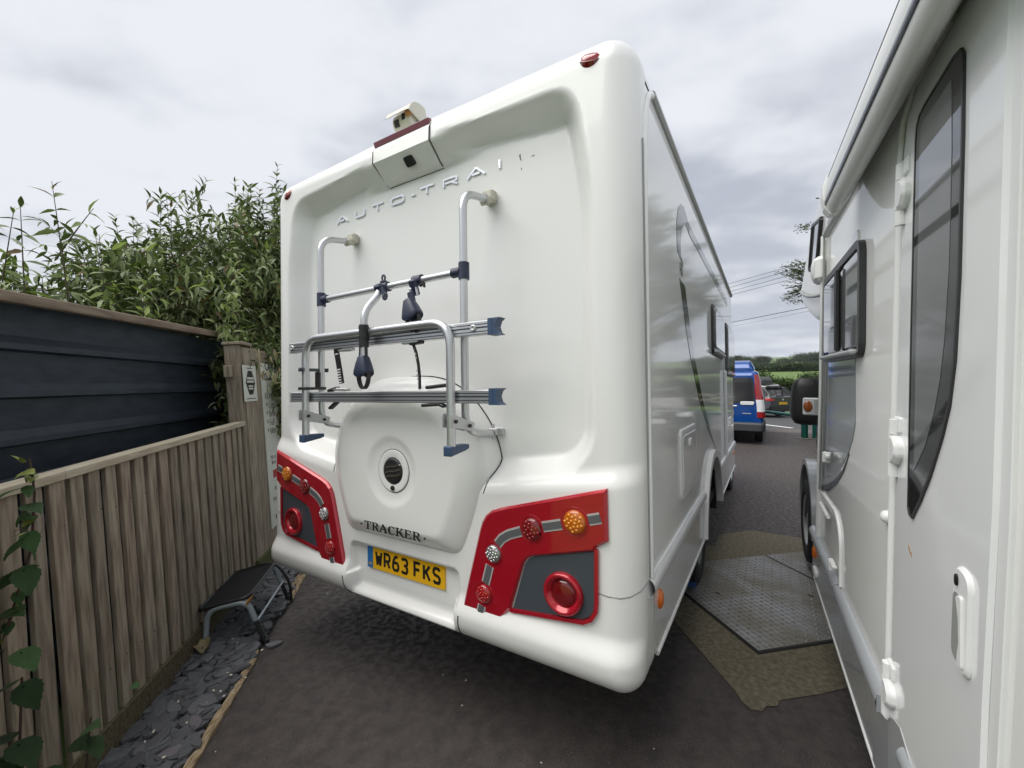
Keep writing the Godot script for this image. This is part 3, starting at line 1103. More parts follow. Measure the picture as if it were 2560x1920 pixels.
		b.lathe(P2([0.030, -0.004, 0.027, 0.008, 0.0005, 0.013]), Transform3D(Basis(V(0, 0, -0.9), V(0, 1, 0), V(s, 0, 0)), V(HW * s, 0.70, -4.50)), 20)
		put(b, "side_marker", M.orange_lens, o)
		wheel(o, V(s * 0.94, 0.342, -2.15), s, 0.345, 0.22, M.rim_dark)
		wheel(o, V(s * 0.94, 0.342, -5.55), s, 0.345, 0.22, M.alloy_dull)
		b = MB.new()
		var wl := []
		for e in [-HW + 0.03, -0.55]:
			var row := PackedVector3Array()
			for q in arc(Vector2(-2.15, 0.44), 0.54, 0, 180, 16):
				row.append(V(-e * s, q.y, q.x))
			wl.append(row)
		b.grid(wl)
		put(b, "wheel_well", M.underside, o)
	# roof
	b = MB.new()
	var roof := []
	for z in [-0.15, -1.5, -3.0, -4.45, -4.58, -4.66]:
		var row := PackedVector3Array()
		var dz := 0.0 if z > -4.5 else (0.02 if z > -4.6 else 0.09)
		for i in 8:
			var a := PI * 0.5 * i / 7
			row.append(V(HW - 0.133 + cos(a) * 0.130, 2.712 + sin(a) * (0.130 - dz), z))
		for i in range(7, -1, -1):
			var a := PI * 0.5 * i / 7
			row.append(V(-HW + 0.133 - cos(a) * 0.130, 2.712 + sin(a) * (0.130 - dz), z))
		roof.append(row)
	b.grid(roof)
	put(b, "roof", M.cap_white, o)
	b = MB.new()
	b.box(V(0, 0.60, -2.45), V(2.2, 0.06, 4.3), Basis.IDENTITY, 0.0)
	b.box(V(0, 0.50, -1.2), V(1.3, 0.14, 1.9), Basis.IDENTITY, 0.02)
	put(b, "underbody", M.underside, o)
	# nose and cab ahead
	b = MB.new()
	b.loft([ring(-4.60, 0.5, 2.80, 1.13, 1.12, 0.12), ring(-4.9, 0.5, 2.74, 1.08, 1.06, 0.14), ring(-5.5, 0.45, 2.45, 1.00, 0.95, 0.2), ring(-5.9, 0.42, 1.75, 0.98, 0.92, 0.2), ring(-6.1, 0.42, 1.25, 0.98, 0.9, 0.15), ring(-6.45, 0.42, 1.12, 0.93, 0.85, 0.15), ring(-6.6, 0.5, 0.98, 0.8, 0.7, 0.12)], true, true, true)
	put(b, "cab", M.cap_white, o)
	# things on the flank that the passage shows
	side_hatch(o, 1.03, 1.135, 0.52, 0.36, HW - 0.004)
	side_hatch(o, 3.85, 1.03, 0.75, 0.30, HW - 0.004)
	side_window(o, 2.72, 2.01, 0.90, 0.42, HW - 0.004)
	side_window(o, 4.08, 1.94, 1.05, 0.58, HW - 0.004)
	var fx := Transform3D(Basis(V(0, 0, -1), V(0, 1, 0), V(1, 0, 0)), V(HW - 0.004, 0, 0))
	b = MB.new()
	b.prism(P2([0.79, 2.373, 0.80, 2.229, 0.975, 2.190, 0.905, 2.24, 0.90, 2.30, 0.96, 2.40, 1.06, 2.46, 1.16, 2.45, 1.19, 2.44, 1.14, 2.515, 1.04, 2.54, 0.93, 2.52, 0.85, 2.47]), 0.0, 0.002, fx)
	b.prism(P2([1.145, 2.50, 1.19, 2.44, 3.96, 2.47, 3.96, 2.54]), 0.0, 0.0026, fx)
	b.prism(P2([0.852, 2.098, 1.024, 2.091, 1.10, 1.978, 1.304, 1.734, 1.68, 1.441, 2.07, 1.194, 2.57, 0.955, 1.98, 1.195, 1.50, 1.446, 1.20, 1.68, 1.02, 1.86]), 0.0, 0.002, fx)
	put(b, "side_stripe", M.decal_dark, o)
	var tm := text_mesh("FB", "Droid Sans", 400, 0.06, 0.001)
	var t := put_mesh(tm, "side_letters", M.print_grey, o)
	t.transform = Transform3D(Basis(V(0, 0, -1), V(0, 1, 0), V(1, 0, 0)), V(HW - 0.002, 2.157, -0.905))
	b = MB.new()
	b.box(V(HW + 0.012, 1.25, -3.32), V(0.03, 0.9, 0.03), Basis.IDENTITY, 0.008)
	put(b, "door_edge", M.trim_white, o)
	return o

# ------------------------------------------------------------------ cycle rack
func strap_band(pts: PackedVector3Array, w: Vector3, th := 0.004) -> MB:
	var b := MB.new()
	var np := pts.size()
	for i in np - 1:
		var a := pts[i]
		var c := pts[i + 1]
		var nn := (c - a).cross(w).normalized() * th * 0.5
		var h := w * 0.5
		b.quad_out(a - h + nn, c - h + nn, c + h + nn, a + h + nn, nn)
		b.quad_out(a - h - nn, c - h - nn, c + h - nn, a + h - nn, -nn)
		b.quad_out(a - h - nn, c - h - nn, c - h + nn, a - h + nn, -w)
		b.quad_out(a + h - nn, c + h - nn, c + h + nn, a + h + nn, w)
	return b

func clamp_head(parent: Node3D, c: Vector3, tilt: Basis) -> void:
	var b := MB.new()
	var rows := []
	for q in [[0.045, 0.016, 0.018], [0.04, 0.022, 0.022], [0.01, 0.034, 0.028], [-0.02, 0.044, 0.032], [-0.034, 0.046, 0.032], [-0.040, 0.040, 0.026], [-0.022, 0.026, 0.018]]:
		var row := PackedVector3Array()
		for j in 20:
			var a := TAU * j / 20
			row.append(c + tilt * V(signf(cos(a)) * pow(absf(cos(a)), 0.6) * q[1], q[0] + (0.010 * cos(2 * a) if q[0] < -0.03 else 0.0), signf(sin(a)) * pow(absf(sin(a)), 0.6) * q[2]))
		rows.append(row)
	b.loft(rows)
	var o := put(b, "clamp_head", M.navy_plastic, parent)
	var loop := PackedVector3Array()
	for i in 17:
		var a := lerpf(PI * 0.98, TAU + 0.06, i / 16.0)
		loop.append(c + tilt * V(cos(a) * 0.034, -0.028 + sin(a) * 0.072, 0.0))
	put(strap_band(loop, tilt * V(0, 0, 0.022)), "strap_loop", M.black_plastic, o)

func bike_rack(host: Node3D) -> void:
	var o := thing("bike_rack", "silver tubular bike rack with two rails folded up on the back of the motorhome", "bike rack", host.transform)
	var px := 0.474
	for s in [-1.0, 1.0]:
		var b := MB.new()
		b.tube(bend(P3([px * s, 2.375, -0.06, px * s, 2.335, 0.118, px * s, 1.36, 0.115, (px + 0.004) * s, 1.335, -0.06]), 0.075, 8), 0.0165, 14)
		put(b, "upright_tube", M.alloy, o)
		# upper foot on the panel
		b = MB.new()
		b.box(V((px - 0.004) * s, 2.392, -0.080), V(0.062, 0.056, 0.045), Basis.IDENTITY, 0.009)
		b.box(V((px - 0.004) * s, 2.366, -0.050), V(0.050, 0.036, 0.036), Basis(V(1, 0, 0), 0.5), 0.007)
		put(b, "wall_foot", M.beige_plastic, o)
		b = MB.new()
		b.lathe(P2([0.0175, 0.0, 0.0185, 0.002, 0.0185, 0.012, 0.0175, 0.014]), Transform3D(Basis(V(1, 0, 0), 0.2), V(px * s, 2.372, -0.045)), 14)
		put(b, "foot_ring", M.zinc, o)
		# lower foot
		b = MB.new()
		b.box(V((px + 0.006) * s, 1.343, -0.085), V(0.044, 0.030, 0.036), Basis.IDENTITY, 0.003)
		b.box(V((px + 0.02) * s, 1.343, -0.095), V(0.06, 0.034, 0.008), Basis.IDENTITY, 0.002)
		b.tube(P3([(px + 0.006) * s, 1.31, -0.075, (px + 0.006) * s, 1.378, -0.075]), 0.006, 8)
		put(b, "wall_foot", M.zinc, o)
		# T joint of the cross tube
		b = MB.new()
		b.tube(P3([px * s, 1.978, 0.115, px * s, 2.047, 0.115]), 0.0225, 14)
		b.tube(P3([(px - 0.015) * s, 2.012, 0.115, (px - 0.058) * s, 2.012, 0.115]), 0.0205, 14)
		put(b, "joint_sleeve", M.navy_plastic, o)
		# link plates between folding frame and upright
		b = MB.new()
		var lp := rounded(P2([-0.024, -0.028, 0.045, -0.040, 0.112, -0.055, 0.126, -0.020, 0.06, -0.002, -0.024, 0.028]), 0.008, 3)
		for e in [-0.022, 0.020]:
			b.prism(lp, -0.0015, 0.0015, Transform3D(Basis(V(0, 0, -1), V(0, 1, 0), V(1, 0, 0)), V(px * s + e, 1.415, 0.205)))
		put(b, "link_plate", M.alloy_dull, o)
		b = MB.new()
		for q in [[0.205, 1.408], [0.117, 1.385]]:
			b.tube(P3([px * s - 0.030, q[1], q[0], px * s + 0.029, q[1], q[0]]), 0.0075, 8)
		put(b, "bolt", M.black_plastic, o)
		# blue foot of the folding frame, a bracket that points at the panel
		b = MB.new()
		b.prism(rounded(P2([-0.024, -0.018, 0.070, -0.004, 0.092, 0.002, 0.092, 0.020, -0.024, 0.022]), 0.006, 3), -0.019, 0.019, Transform3D(Basis(V(0, 0, -1), V(0, 1, 0), V(1, 0, 0)), V(px * s, 1.292, 0.205)), 0.004)
		put(b, "frame_foot", M.blue_plastic, o)
	var b := MB.new()
	b.tube(P3([-px + 0.03, 2.012, 0.115, px - 0.03, 2.012, 0.115]), 0.0155, 14)
	put(b, "cross_tube", M.alloy, o)
	b = MB.new()
	b.tube(bend(P3([-px, 1.30, 0.205, -px, 1.797, 0.205, px, 1.797, 0.205, px, 1.30, 0.205]), 0.105, 9), 0.0175, 14)
	put(b, "folding_frame", M.alloy, o)
	# the two wheel rails: grooved extrusions
	for q in [[1.763, 0.164, 0.0], [1.503, 0.162, 0.0]]:
		var y0: float = q[0]
		var prof := P2([-0.026, -0.020, 0.026, -0.020, 0.026, 0.016, 0.022, 0.020, 0.014, 0.020, 0.014, 0.012, 0.0105, 0.012, 0.0105, 0.020, 0.003, 0.020, 0.003, 0.006, -0.003, 0.006, -0.003, 0.020, -0.013, 0.020, -0.013, 0.012, -0.0165, 0.012, -0.0165, 0.020, -0.023, 0.020, -0.026, 0.017])
		# polygon x is height, polygon y is towards the viewer
		b = MB.new()
		b.prism(prof, -0.645, 0.640, Transform3D(Basis(V(0, 1, 0), V(0, 0, 1), V(1, 0, 0)), V(0, y0, q[1])))
		var rail := put(b, "wheel_rail", M.alloy, o)
		for g in [[0.01225, 0.0041], [0.0, 0.0066], [-0.01475, 0.0041]]:
			b = MB.new()
			b.box(V(-0.002, y0 + g[0], q[1] + 0.013), V(1.28, g[1] - 0.0006, 0.008), Basis.IDENTITY, 0.0)
			put(b, "rail_groove", M.slate_grey_paint, rail)
		b = MB.new()
		b.box(V(-0.649, y0, q[1]), V(0.010, 0.058, 0.046), Basis.IDENTITY, 0.003)
		put(b, "end_plate", M.alloy_dull, rail)
		b = MB.new()
		b.prism(P2([-0.031, -0.024, -0.031, 0.024, 0.031, 0.024, 0.031, -0.024]), -0.004, 0.016, Transform3D(Basis(V(0, 1, 0), V(0, 0, 1), V(1, 0, 0)), V(0.642, y0, q[1])), 0.003)
		b.prism(P2([-0.031, 0.658, -0.031, 0.690, -0.020, 0.675, 0.0, 0.668, 0.020, 0.675, 0.031, 0.690, 0.031, 0.658]), -0.022, 0.022, Transform3D(Basis(V(0, 1, 0), V(1, 0, 0), V(0, 0, -1)), V(0, y0, q[1])), 0.002)
		put(b, "rail_end", M.blue_plastic, rail)
		b = MB.new()
		for e in ([-0.625, 0.57] if y0 > 1.6 else [-0.49, 0.452]):
			b.lathe(P2([0.013, 0.0, 0.013, 0.006, 0.007, 0.008, 0.006, 0.004, 0.0004, 0.004]), Transform3D(Basis.IDENTITY, V(e, y0, q[1] + 0.019)), 14)
		put(b, "rail_bolt", M.zinc if y0 > 1.6 else M.black_plastic, rail)
	# ratchet straps of the rails
	put(strap_band(P3([-0.283, 1.738, 0.165, -0.272, 1.728, 0.172, -0.264, 1.69, 0.170, -0.252, 1.62, 0.166, -0.243, 1.568, 0.164]), V(0.036, 0.005, 0)), "ratchet_strap", M.black_plastic, o)
	b = MB.new()
	for i in 7:
		var yy := 1.648 - i * 0.0125 if i > 0 else 1.712
		b.box(V(-0.2475 - (yy - 1.57) * 0.13, yy, 0.1675 + (yy - 1.57) * 0.04), V(0.021, 0.0052, 0.006), Basis(V(0, 0, 1), 0.12), 0.0)
	put(b, "strap_slot", M.white_paint, o)
	put(strap_band(P3([0.215, 1.738, 0.160, 0.240, 1.726, 0.168, 0.256, 1.69, 0.168, 0.266, 1.64, 0.165, 0.270, 1.59, 0.163, 0.271, 1.535, 0.163]), V(0.020, 0.002, 0.008)), "ratchet_strap", M.black_plastic, o)
	b = MB.new()
	for i in 9:
		var yy := 1.703 - i * 0.018
		if i in [3, 4]:
			continue
		b.box(V(0.254 + (1.70 - yy) * 0.10, yy, 0.1685), V(0.008, 0.007, 0.004), Basis.IDENTITY, 0.0)
	put(b, "strap_slot", M.alloy_dull, o)
	for q in [[-0.20, 1.728, 0.10, 0.0, "g"], [-0.25, 1.732, 0.05, 0.0, "k"], [0.23, 1.734, 0.10, 0.0, "g"], [0.26, 1.730, 0.07, 0.08, "k"], [-0.30, 1.540, 0.075, 0.2, "k"], [-0.24, 1.540, 0.11, -0.02, "g"], [0.37, 1.545, 0.11, 0.08, "k"], [-0.30, 1.462, 0.065, 0.55, "k"], [0.345, 1.470, 0.11, 0.06, "k"], [0.40, 1.468, 0.03, -0.3, "k"]]:
		b = MB.new()
		b.box(V(q[0], q[1], 0.168), V(q[2], 0.014, 0.03), Basis(V(0, 0, 1), q[3]), 0.005)
		put(b, "strap_buckle", M.black_plastic if q[4] == "k" else M.alloy_dull, o)
	# safety strap and clip between frame and upright on the left
	b = strap_band(P3([-0.497, 1.546, 0.228, -0.474, 1.546, 0.232, -0.44, 1.546, 0.20, -0.44, 1.547, 0.12, -0.474, 1.547, 0.092, -0.50, 1.547, 0.10, -0.500, 1.546, 0.20, -0.497, 1.546, 0.228]), V(0, 0.014, 0), 0.005)
	put(b, "securing_strap", M.black_plastic, o)
	b = MB.new()
	b.box(V(-0.474, 1.642, 0.165), V(0.012, 0.016, 0.15), Basis.IDENTITY, 0.003)
	for z in [0.228, 0.092]:
		b.box(V(-0.474, 1.642, z), V(0.042, 0.020, 0.008), Basis.IDENTITY, 0.002)
	put(b, "spacer_clip", M.slate_grey_paint, o)
	b = MB.new()
	b.box(V(-0.486, 1.592, 0.128), V(0.030, 0.085, 0.022), Basis.IDENTITY, 0.004)
	b.box(V(-0.460, 1.592, 0.137), V(0.004, 0.075, 0.006), Basis.IDENTITY, 0.0)
	put(b, "hook_block", M.black_plastic, o)
	# bent holding arm with its clamp
	b = MB.new()
	b.tube(bend(P3([0.0, 2.0, 0.135, 0.0, 1.965, 0.150, 0.0, 1.885, 0.225, 0.0, 1.66, 0.228]), 0.05, 7), 0.0165, 14)
	var arm := put(b, "holding_arm", M.alloy, o)
	b = MB.new()
	b.tube(P3([-0.03, 2.012, 0.115, 0.036, 2.012, 0.115]), 0.0225, 14)
	b.box(V(0.002, 2.00, 0.142), V(0.046, 0.042, 0.03), Basis(V(1, 0, 0), 0.5), 0.007)
	b.box(V(0.03, 1.985, 0.14), V(0.020, 0.05, 0.028), Basis(V(0, 0, 1), 0.4), 0.006)
	put(b, "arm_clamp", M.navy_plastic, arm)
	b = MB.new()
	var lp := PackedVector3Array()
	for i in 13:
		var a := TAU * i / 12
		lp.append(V(0.004 + cos(a) * 0.010, 2.055 + sin(a) * 0.014, 0.118))
	b.tube(lp, 0.0045, 6)
	b.box(V(0.004, 2.037, 0.118), V(0.034, 0.014, 0.02), Basis.IDENTITY, 0.004)
	b.tube(P3([0.046, 1.975, 0.145, 0.062, 1.955, 0.160]), 0.006, 8)
	for i in 4:
		b.box(V(0.062, 1.953, 0.162), V(0.036, 0.010, 0.010), Basis(V(0, 0, 1), i * PI / 4), 0.003)
	put(b, "wing_knob", M.navy_plastic, arm)
	b = MB.new()
	b.tube(P3([0, 1.822, 0.228, 0, 1.724, 0.228]), 0.0215, 14)
	b.tube(P3([0, 1.772, 0.228, 0, 1.762, 0.228]), 0.0245, 14)
	b.tube(P3([0, 1.812, 0.228, 0, 1.806, 0.228]), 0.0235, 14)
	b.box(V(-0.026, 1.808, 0.226), V(0.012, 0.016, 0.012), Basis.IDENTITY, 0.003)
	put(b, "arm_sleeve", M.black_plastic, arm)
	b = MB.new()
	b.box(V(-0.020, 1.69, 0.232), V(0.006, 0.10, 0.014), Basis(V(0, 0, 1), -0.06), 0.002)
	b.box(V(0.021, 1.69, 0.232), V(0.006, 0.10, 0.014), Basis(V(0, 0, 1), 0.06), 0.002)
	put(b, "sleeve_strap", M.black_plastic, arm)
	clamp_head(arm, V(0.002, 1.640, 0.232), Basis.IDENTITY)
	# second clamp hanging from the cross tube
	b = MB.new()
	b.tube(P3([0.197, 2.012, 0.115, 0.246, 2.012, 0.115]), 0.0235, 14)
	b.box(V(0.222, 1.975, 0.142), V(0.042, 0.07, 0.022), Basis(V(1, 0, 0), 0.35), 0.006)
	b.box(V(0.225, 1.925, 0.16), V(0.034, 0.06, 0.016), Basis(V(0, 0, 1), 0.25), 0.004)
	var sc := put(b, "hanging_clamp", M.navy_plastic, o)
	b = MB.new()
	b.lathe(P2([0.007, 0.0, 0.006, 0.003, 0.0003, 0.004]), Transform3D(Basis.IDENTITY, V(0.214, 1.966, 0.157)), 12)
	b.box(V(0.246, 1.955, 0.15), V(0.006, 0.035, 0.008), Basis(V(0, 0, 1), 0.2), 0.0)
	put(b, "clamp_screw", M.zinc, sc)
	b = MB.new()
	b.box(V(0.262, 1.985, 0.135), V(0.03, 0.014, 0.014), Basis(V(0, 0, 1), 0.3), 0.004)
	b.box(V(0.272, 1.985, 0.135), V(0.012, 0.032, 0.012), Basis(V(0, 0, 1), 0.3), 0.004)
	put(b, "wing_knob", M.black_plastic, sc)
	clamp_head(sc, V(0.246, 1.870, 0.185), Basis(V(0, 0, 1), 0.28))

# ------------------------------------------------------------------ the motorhome alongside on the right
func hinge(parent: Node3D, z: float, y: float, lean: float) -> void:
	var bs := Basis(V(1, 0, 0), lean)
	var b := MB.new()
	b.tube(PackedVector3Array([V(-0.018, y, z) + bs * V(0, 0.075, 0), V(-0.018, y, z) + bs * V(0, 0.037, 0)]), 0.012, 12)
	b.tube(PackedVector3Array([V(-0.018, y, z) + bs * V(0, 0.035, 0), V(-0.018, y, z) + bs * V(0, -0.035, 0)]), 0.0125, 12)
	b.tube(PackedVector3Array([V(-0.018, y, z) + bs * V(0, -0.037, 0), V(-0.018, y, z) + bs * V(0, -0.072, 0)]), 0.012, 12)
	var o := put(b, "door_hinge", M.trim_white, parent)
	b = MB.new()
	var xf := Transform3D(Basis(V(0, 0, 1), V(0, 1, 0), V(-1, 0, 0)), V(-0.022, y, z))
	b.prism(rounded(P2([-0.004, -0.038, 0.026, -0.038, 0.050, -0.013, 0.050, 0.016, 0.026, 0.035, -0.004, 0.035]), 0.022, 5), -0.018, 0.008, xf, 0.007, false)
	b.prism(rrect(0.014, 0.062, 0.05, 0.040, 0.006, 3), -0.020, -0.004, xf, 0.003, false)
	put(b, "hinge_leaf", M.trim_white, o)

func second_motorhome() -> Node3D:
	var z2 := V(-0.495, -0.021, 0.868).normalized()
	var up := V(-0.008, 1.0, 0.019)
	var x2 := up.cross(z2).normalized()
	up = z2.cross(x2).normalized()
	var o := thing("motorhome", "white motorhome on the right with open-edged entrance door, awning case and silver skirt", "motorhome", Transform3D(Basis(x2, up, z2), V(1.121, 0, -1.281)))
	var xf := Transform3D(Basis(V(0, 0, 1), V(0, 1, 0), V(-1, 0, 0)), V(0, 0, 0))   # polygon x runs backwards along the flank
	var b := MB.new()
	# flank: from the cab joint back past the camera, waist line up to the awning
	b.prism(P2([-1.16, 0.66, 3.6, 0.66, 3.6, 2.44, -1.04, 2.44, -1.075, 1.5]), -0.04, 0.0, xf)
	put(b, "side_panel", M.gloss_white, o)
	b = MB.new()
	b.box(V(1.17, 1.7, 3.4), V(2.24, 2.0, 0.5), Basis.IDENTITY, 0.1)
	b.box(V(1.17, 2.60, 1.3), V(2.1, 0.3, 4.6), Basis.IDENTITY, 0.12)
	b.box(V(2.28, 1.6, 1.25), V(0.04, 2.0, 4.6), Basis.IDENTITY, 0.0)
	b.box(V(1.15, 0.52, 1.2), V(2.1, 0.06, 4.4), Basis.IDENTITY, 0.0)
	put(b, "body", M.cap_white, o)
	# front edge post
	b = MB.new()
	b.tube(P3([-0.002, 2.30, -1.035, -0.002, 1.5, -1.075, -0.002, 0.70, -1.175]), 0.020, 10)
	put(b, "front_edge", M.trim_white, o)
	b = MB.new()
	b.tube(P3([-0.012, 2.30, -0.998, -0.012, 1.5, -1.040, -0.012, 0.97, -1.115]), 0.005, 6)
	put(b, "panel_joint", M.trim_grey, o)
	# skirt with its moulding
	b = MB.new()
	b.prism(P2([-1.42, 0.655, -1.44, 0.44, -1.36, 0.385, -0.02, 0.385, -0.02, 0.655]), -0.03, 0.004, xf)
	b.prism(P2([-0.015, 0.655, -0.015, 0.385, 3.6, 0.385, 3.6, 0.655]), -0.03, 0.0065, xf)
	b.prism(P2([-0.55, 0.655, -0.548, 0.385, -0.544, 0.385, -0.546, 0.655]), 0.0, 0.0045, xf)
	var sk := put(b, "side_skirt", M.skirt_silver, o)
	b = MB.new()
	b.tube(P3([0.0, 0.388, -1.36, 0.0, 0.388, 3.6]), 0.009, 8)
	put(b, "skirt_edge", M.trim_white, sk)
	for q in [[-1.40, -0.60], [-0.593, 0.112], [0.30, 3.6]]:
		b = MB.new()
		var rr := []
		for e in q:
			var row := PackedVector3Array()
			for i in 9:
				var a := lerpf(-PI * 0.5, PI * 0.5, i / 8.0)
				row.append(V(-cos(a) * 0.028, 0.655 + sin(a) * 0.030, e))
			rr.append(row)
		b.grid(rr)
		b.box(V(-0.010, 0.655, q[1]), V(0.03, 0.05, 0.004), Basis.IDENTITY, 0.0)
		put(b, "waist_moulding", M.skirt_silver, o)
	b = MB.new()
	b.lathe(P2([0.040, -0.004, 0.037, 0.010, 0.022, 0.017, 0.0005, 0.019]), Transform3D(Basis(V(0, 0, 0.75), V(0, 1, 0), V(-1, 0, 0)), V(0, 0.545, -1.34)), 24)
	put(b, "side_marker", M.orange_lens, o)
	b = MB.new()
	b.prism(rrect(-1.29, 0.45, 0.10, 0.045, 0.02, 4), 0.0, 0.016, xf, 0.006)
	put(b, "tow_cover", M.trim_white, o)
	# entrance door
	b = MB.new()
	var dl := 0.045
	var dp := PackedVector2Array()
	var dout := P2([0.178, 0.653, 0.217, 1.562, 0.249, 2.129, 0.276, 2.211, 0.35, 2.25, 0.742, 2.25, 0.728, 2.0, 0.710, 1.388, 0.685, 1.05, 0.66, 0.44, 0.165, 0.44])
	b.prism(dout, -0.01, 0.012, xf, 0.006, false)
	var door := put(b, "entrance_door", M.door_white, o)
	b = MB.new()
	b.prism(P2([0.178, 0.6765, 0.2712, 0.7073, 0.3528, 0.6813, 0.4152, 0.5997, 0.468, 0.4653, 0.1752, 0.4653]), 0.010, 0.0135, xf)
	put(b, "door_stripe", M.decal_silver, door)
	b = MB.new()
	b.prism(P2([0.640, 0.40, 0.660, 0.944, 0.690, 1.388, 0.701, 1.79, 0.709, 2.146, 0.714, 2.275, 0.735, 2.275, 0.730, 2.146, 0.722, 1.79, 0.711, 1.388, 0.682, 0.944, 0.663, 0.40]), -0.004, 0.004, xf)
	put(b, "door_seal", M.decal_navy, door)
	b = MB.new()
	b.prism(P2([0.664, 0.40, 0.683, 0.944, 0.712, 1.388, 0.723, 1.79, 0.731, 2.146, 0.736, 2.275, 0.765, 2.275, 0.760, 2.146, 0.752, 1.79, 0.742, 1.388, 0.714, 0.944, 0.695, 0.40]), 0.0, 0.007, xf, 0.002)
	put(b, "door_frame", M.trim_white, door)
	b = MB.new()
	b.tube(P3([-0.006, 0.6366, 0.1368, -0.006, 1.501, 0.1781, -0.006, 2.13, 0.2134, -0.006, 2.223, 0.238, -0.006, 2.265, 0.3136, -0.006, 2.267, 0.5199]), 0.009, 8)
	put(b, "hinge_post", M.trim_white, door)
	b = MB.new()
	b.tube(P3([-0.0035, 0.6297, 0.1395, -0.0035, 1.501, 0.1821, -0.0035, 2.124, 0.2177, -0.0035, 2.208, 0.2444, -0.0035, 2.255, 0.3236]), 0.0045, 6)
	put(b, "door_gap", M.trim_grey, door)
	# long pointed window of the door
	var wp := P2([0.3244, 1.276, 0.3339, 1.694, 0.3444, 1.98, 0.3511, 2.123, 0.3568, 2.15, 0.3721, 2.164, 0.4084, 2.171, 0.5515, 2.176, 0.5782, 2.171, 0.5897, 2.155, 0.5906, 2.013, 0.583, 1.768, 0.5687, 1.616, 0.5467, 1.531, 0.5152, 1.469, 0.4561, 1.379, 0.3988, 1.309, 0.3511, 1.26, 0.3339, 1.262])
	b = MB.new()
	b.prism(wp, 0.008, 0.0155, xf, 0.002, false)
	var dw := put(b, "door_window", M.tinted_glass, door)
	b = MB.new()
	b.ribbon(wp, 0.006, 0.010, 0.0165, xf, true)
	put(b, "window_trim", M.window_frame, dw)
	b = MB.new()
	b.prism(P2([0.3638, 1.37, 0.3714, 1.693, 0.3809, 2.103, 0.3923, 2.136, 0.5447, 2.141, 0.5494, 2.007, 0.5427, 1.788, 0.5256, 1.655, 0.5066, 1.579, 0.478, 1.512, 0.4304, 1.436]), 0.012, 0.0163, xf)
	put(b, "inner_pane", M.pane_grey, dw)
	for q in [[0.264, 2.030], [0.226, 1.400], [0.184, 0.745]]:
		hinge(door, q[0], q[1], 0.05)
	# recessed grip
	b = MB.new()
	var hp := P2([0.577, 1.070, 0.645, 1.056, 0.652, 1.246, 0.586, 1.252])
	b.prism(rounded(hp, 0.036, 8), 0.008, 0.019, xf, 0.005, false)
	var hd := put(b, "door_handle", M.trim_white, door)
	b = MB.new()
	b.prism(rounded(P2([0.583, 1.082, 0.622, 1.072, 0.626, 1.198, 0.590, 1.202]), 0.020, 6), 0.012, 0.0196, xf)
	put(b, "grip_recess", M.trim_grey, hd)
	b = MB.new()
	b.prism(rounded(P2([0.606, 1.196, 0.630, 1.205, 0.634, 1.074, 0.612, 1.078, 0.621, 1.12, 0.618, 1.16]), 0.008, 4), 0.014, 0.0225, xf, 0.002, false)
	put(b, "grip_lever", M.trim_white, hd)
	b = MB.new()
	b.lathe(P2([0.011, 0.0, 0.010, 0.003, 0.0003, 0.003]), Transform3D(Basis(V(0, 0, 0.45), V(0, 1.0, 0), V(-1, 0, 0)), V(-0.0195, 1.224, 0.606)), 16)
	put(b, "key_hole", M.print_black, hd)
	b = MB.new()
	b.prism(P2([0.3161, 1.187, 0.3277, 1.18, 0.3287, 1.173, 0.3393, 1.175, 0.3431, 1.163, 0.3335, 1.167, 0.32, 1.175]), 0.011, 0.0125, xf)
	put(b, "paint_chip", M.rust_stain, door)
	b = MB.new()
	b.prism(P2([0.780, 1.104, 0.800, 1.098, 0.84, 1.092, 0.84, 1.060, 0.81, 1.082]), 0.0, 0.002, xf)
	put(b, "side_stripe", M.decal_navy, o)
	b = MB.new()
	b.lathe(P2([0.018, -0.002, 0.017, 0.008, 0.013, 0.014, 0.006, 0.017, 0.0004, 0.018]), Transform3D(Basis(V(0, 0, 1), V(0, 1, 0), V(-1, 0, 0)), V(0, 1.187, 0.098)), 16)
	put(b, "door_catch", M.trim_white, o)
	# window with sliding pane
	b = MB.new()
	b.prism(rrect(-0.565, 1.852, 0.775, 0.40, 0.055, 6), -0.005, 0.010, xf, 0.004, false)
	var wn := put(b, "side_window", M.tinted_glass, o)
	b = MB.new()
	b.ribbon(rrect(-0.565, 1.852, 0.755, 0.380, 0.05, 6), 0.028, 0.0, 0.020, xf, true)
	put(b, "frame", M.window_frame, wn)
	b = MB.new()
	b.prism(rrect(-0.76, 1.855, 0.32, 0.335, 0.04, 6), 0.008, 0.022, xf, 0.006, false)
	put(b, "pane", M.tinted_glass, wn)
	b = MB.new()
	b.prism(rrect(-0.345, 1.855, 0.28, 0.335, 0.04, 6), 0.008, 0.016, xf, 0.005, false)
	put(b, "pane", M.pane_grey, wn)
	b = MB.new()
	b.box(V(-0.024, 1.855, -0.545), V(0.016, 0.335, 0.05), Basis.IDENTITY, 0.005)
	put(b, "pane_divider", M.black_plastic, wn)
	b = MB.new()
	b.box(V(-0.026, 1.668, -0.56), V(0.026, 0.018, 0.70), Basis.IDENTITY, 0.006)
	put(b, "sill_bar", M.alloy_dull, wn)
	b = MB.new()
	b.prism(P2([-0.86, 2.075, -0.33, 2.118, -0.300, 2.112, -0.288, 2.094, -0.286, 2.068, -0.80, 2.066]), 0.0, 0.005, xf, 0.002)
	put(b, "rain_shield", M.door_white, o)
	# grey panel and its swoosh below the window
	b = MB.new()
	b.prism(P2([-1.055, 1.664, -0.327, 1.655, -0.318, 1.409, -0.36, 1.345, -0.448, 1.272, -0.58, 1.195, -0.741, 1.133, -0.92, 1.075, -1.115, 1.025]), 0.0, 0.002, xf)
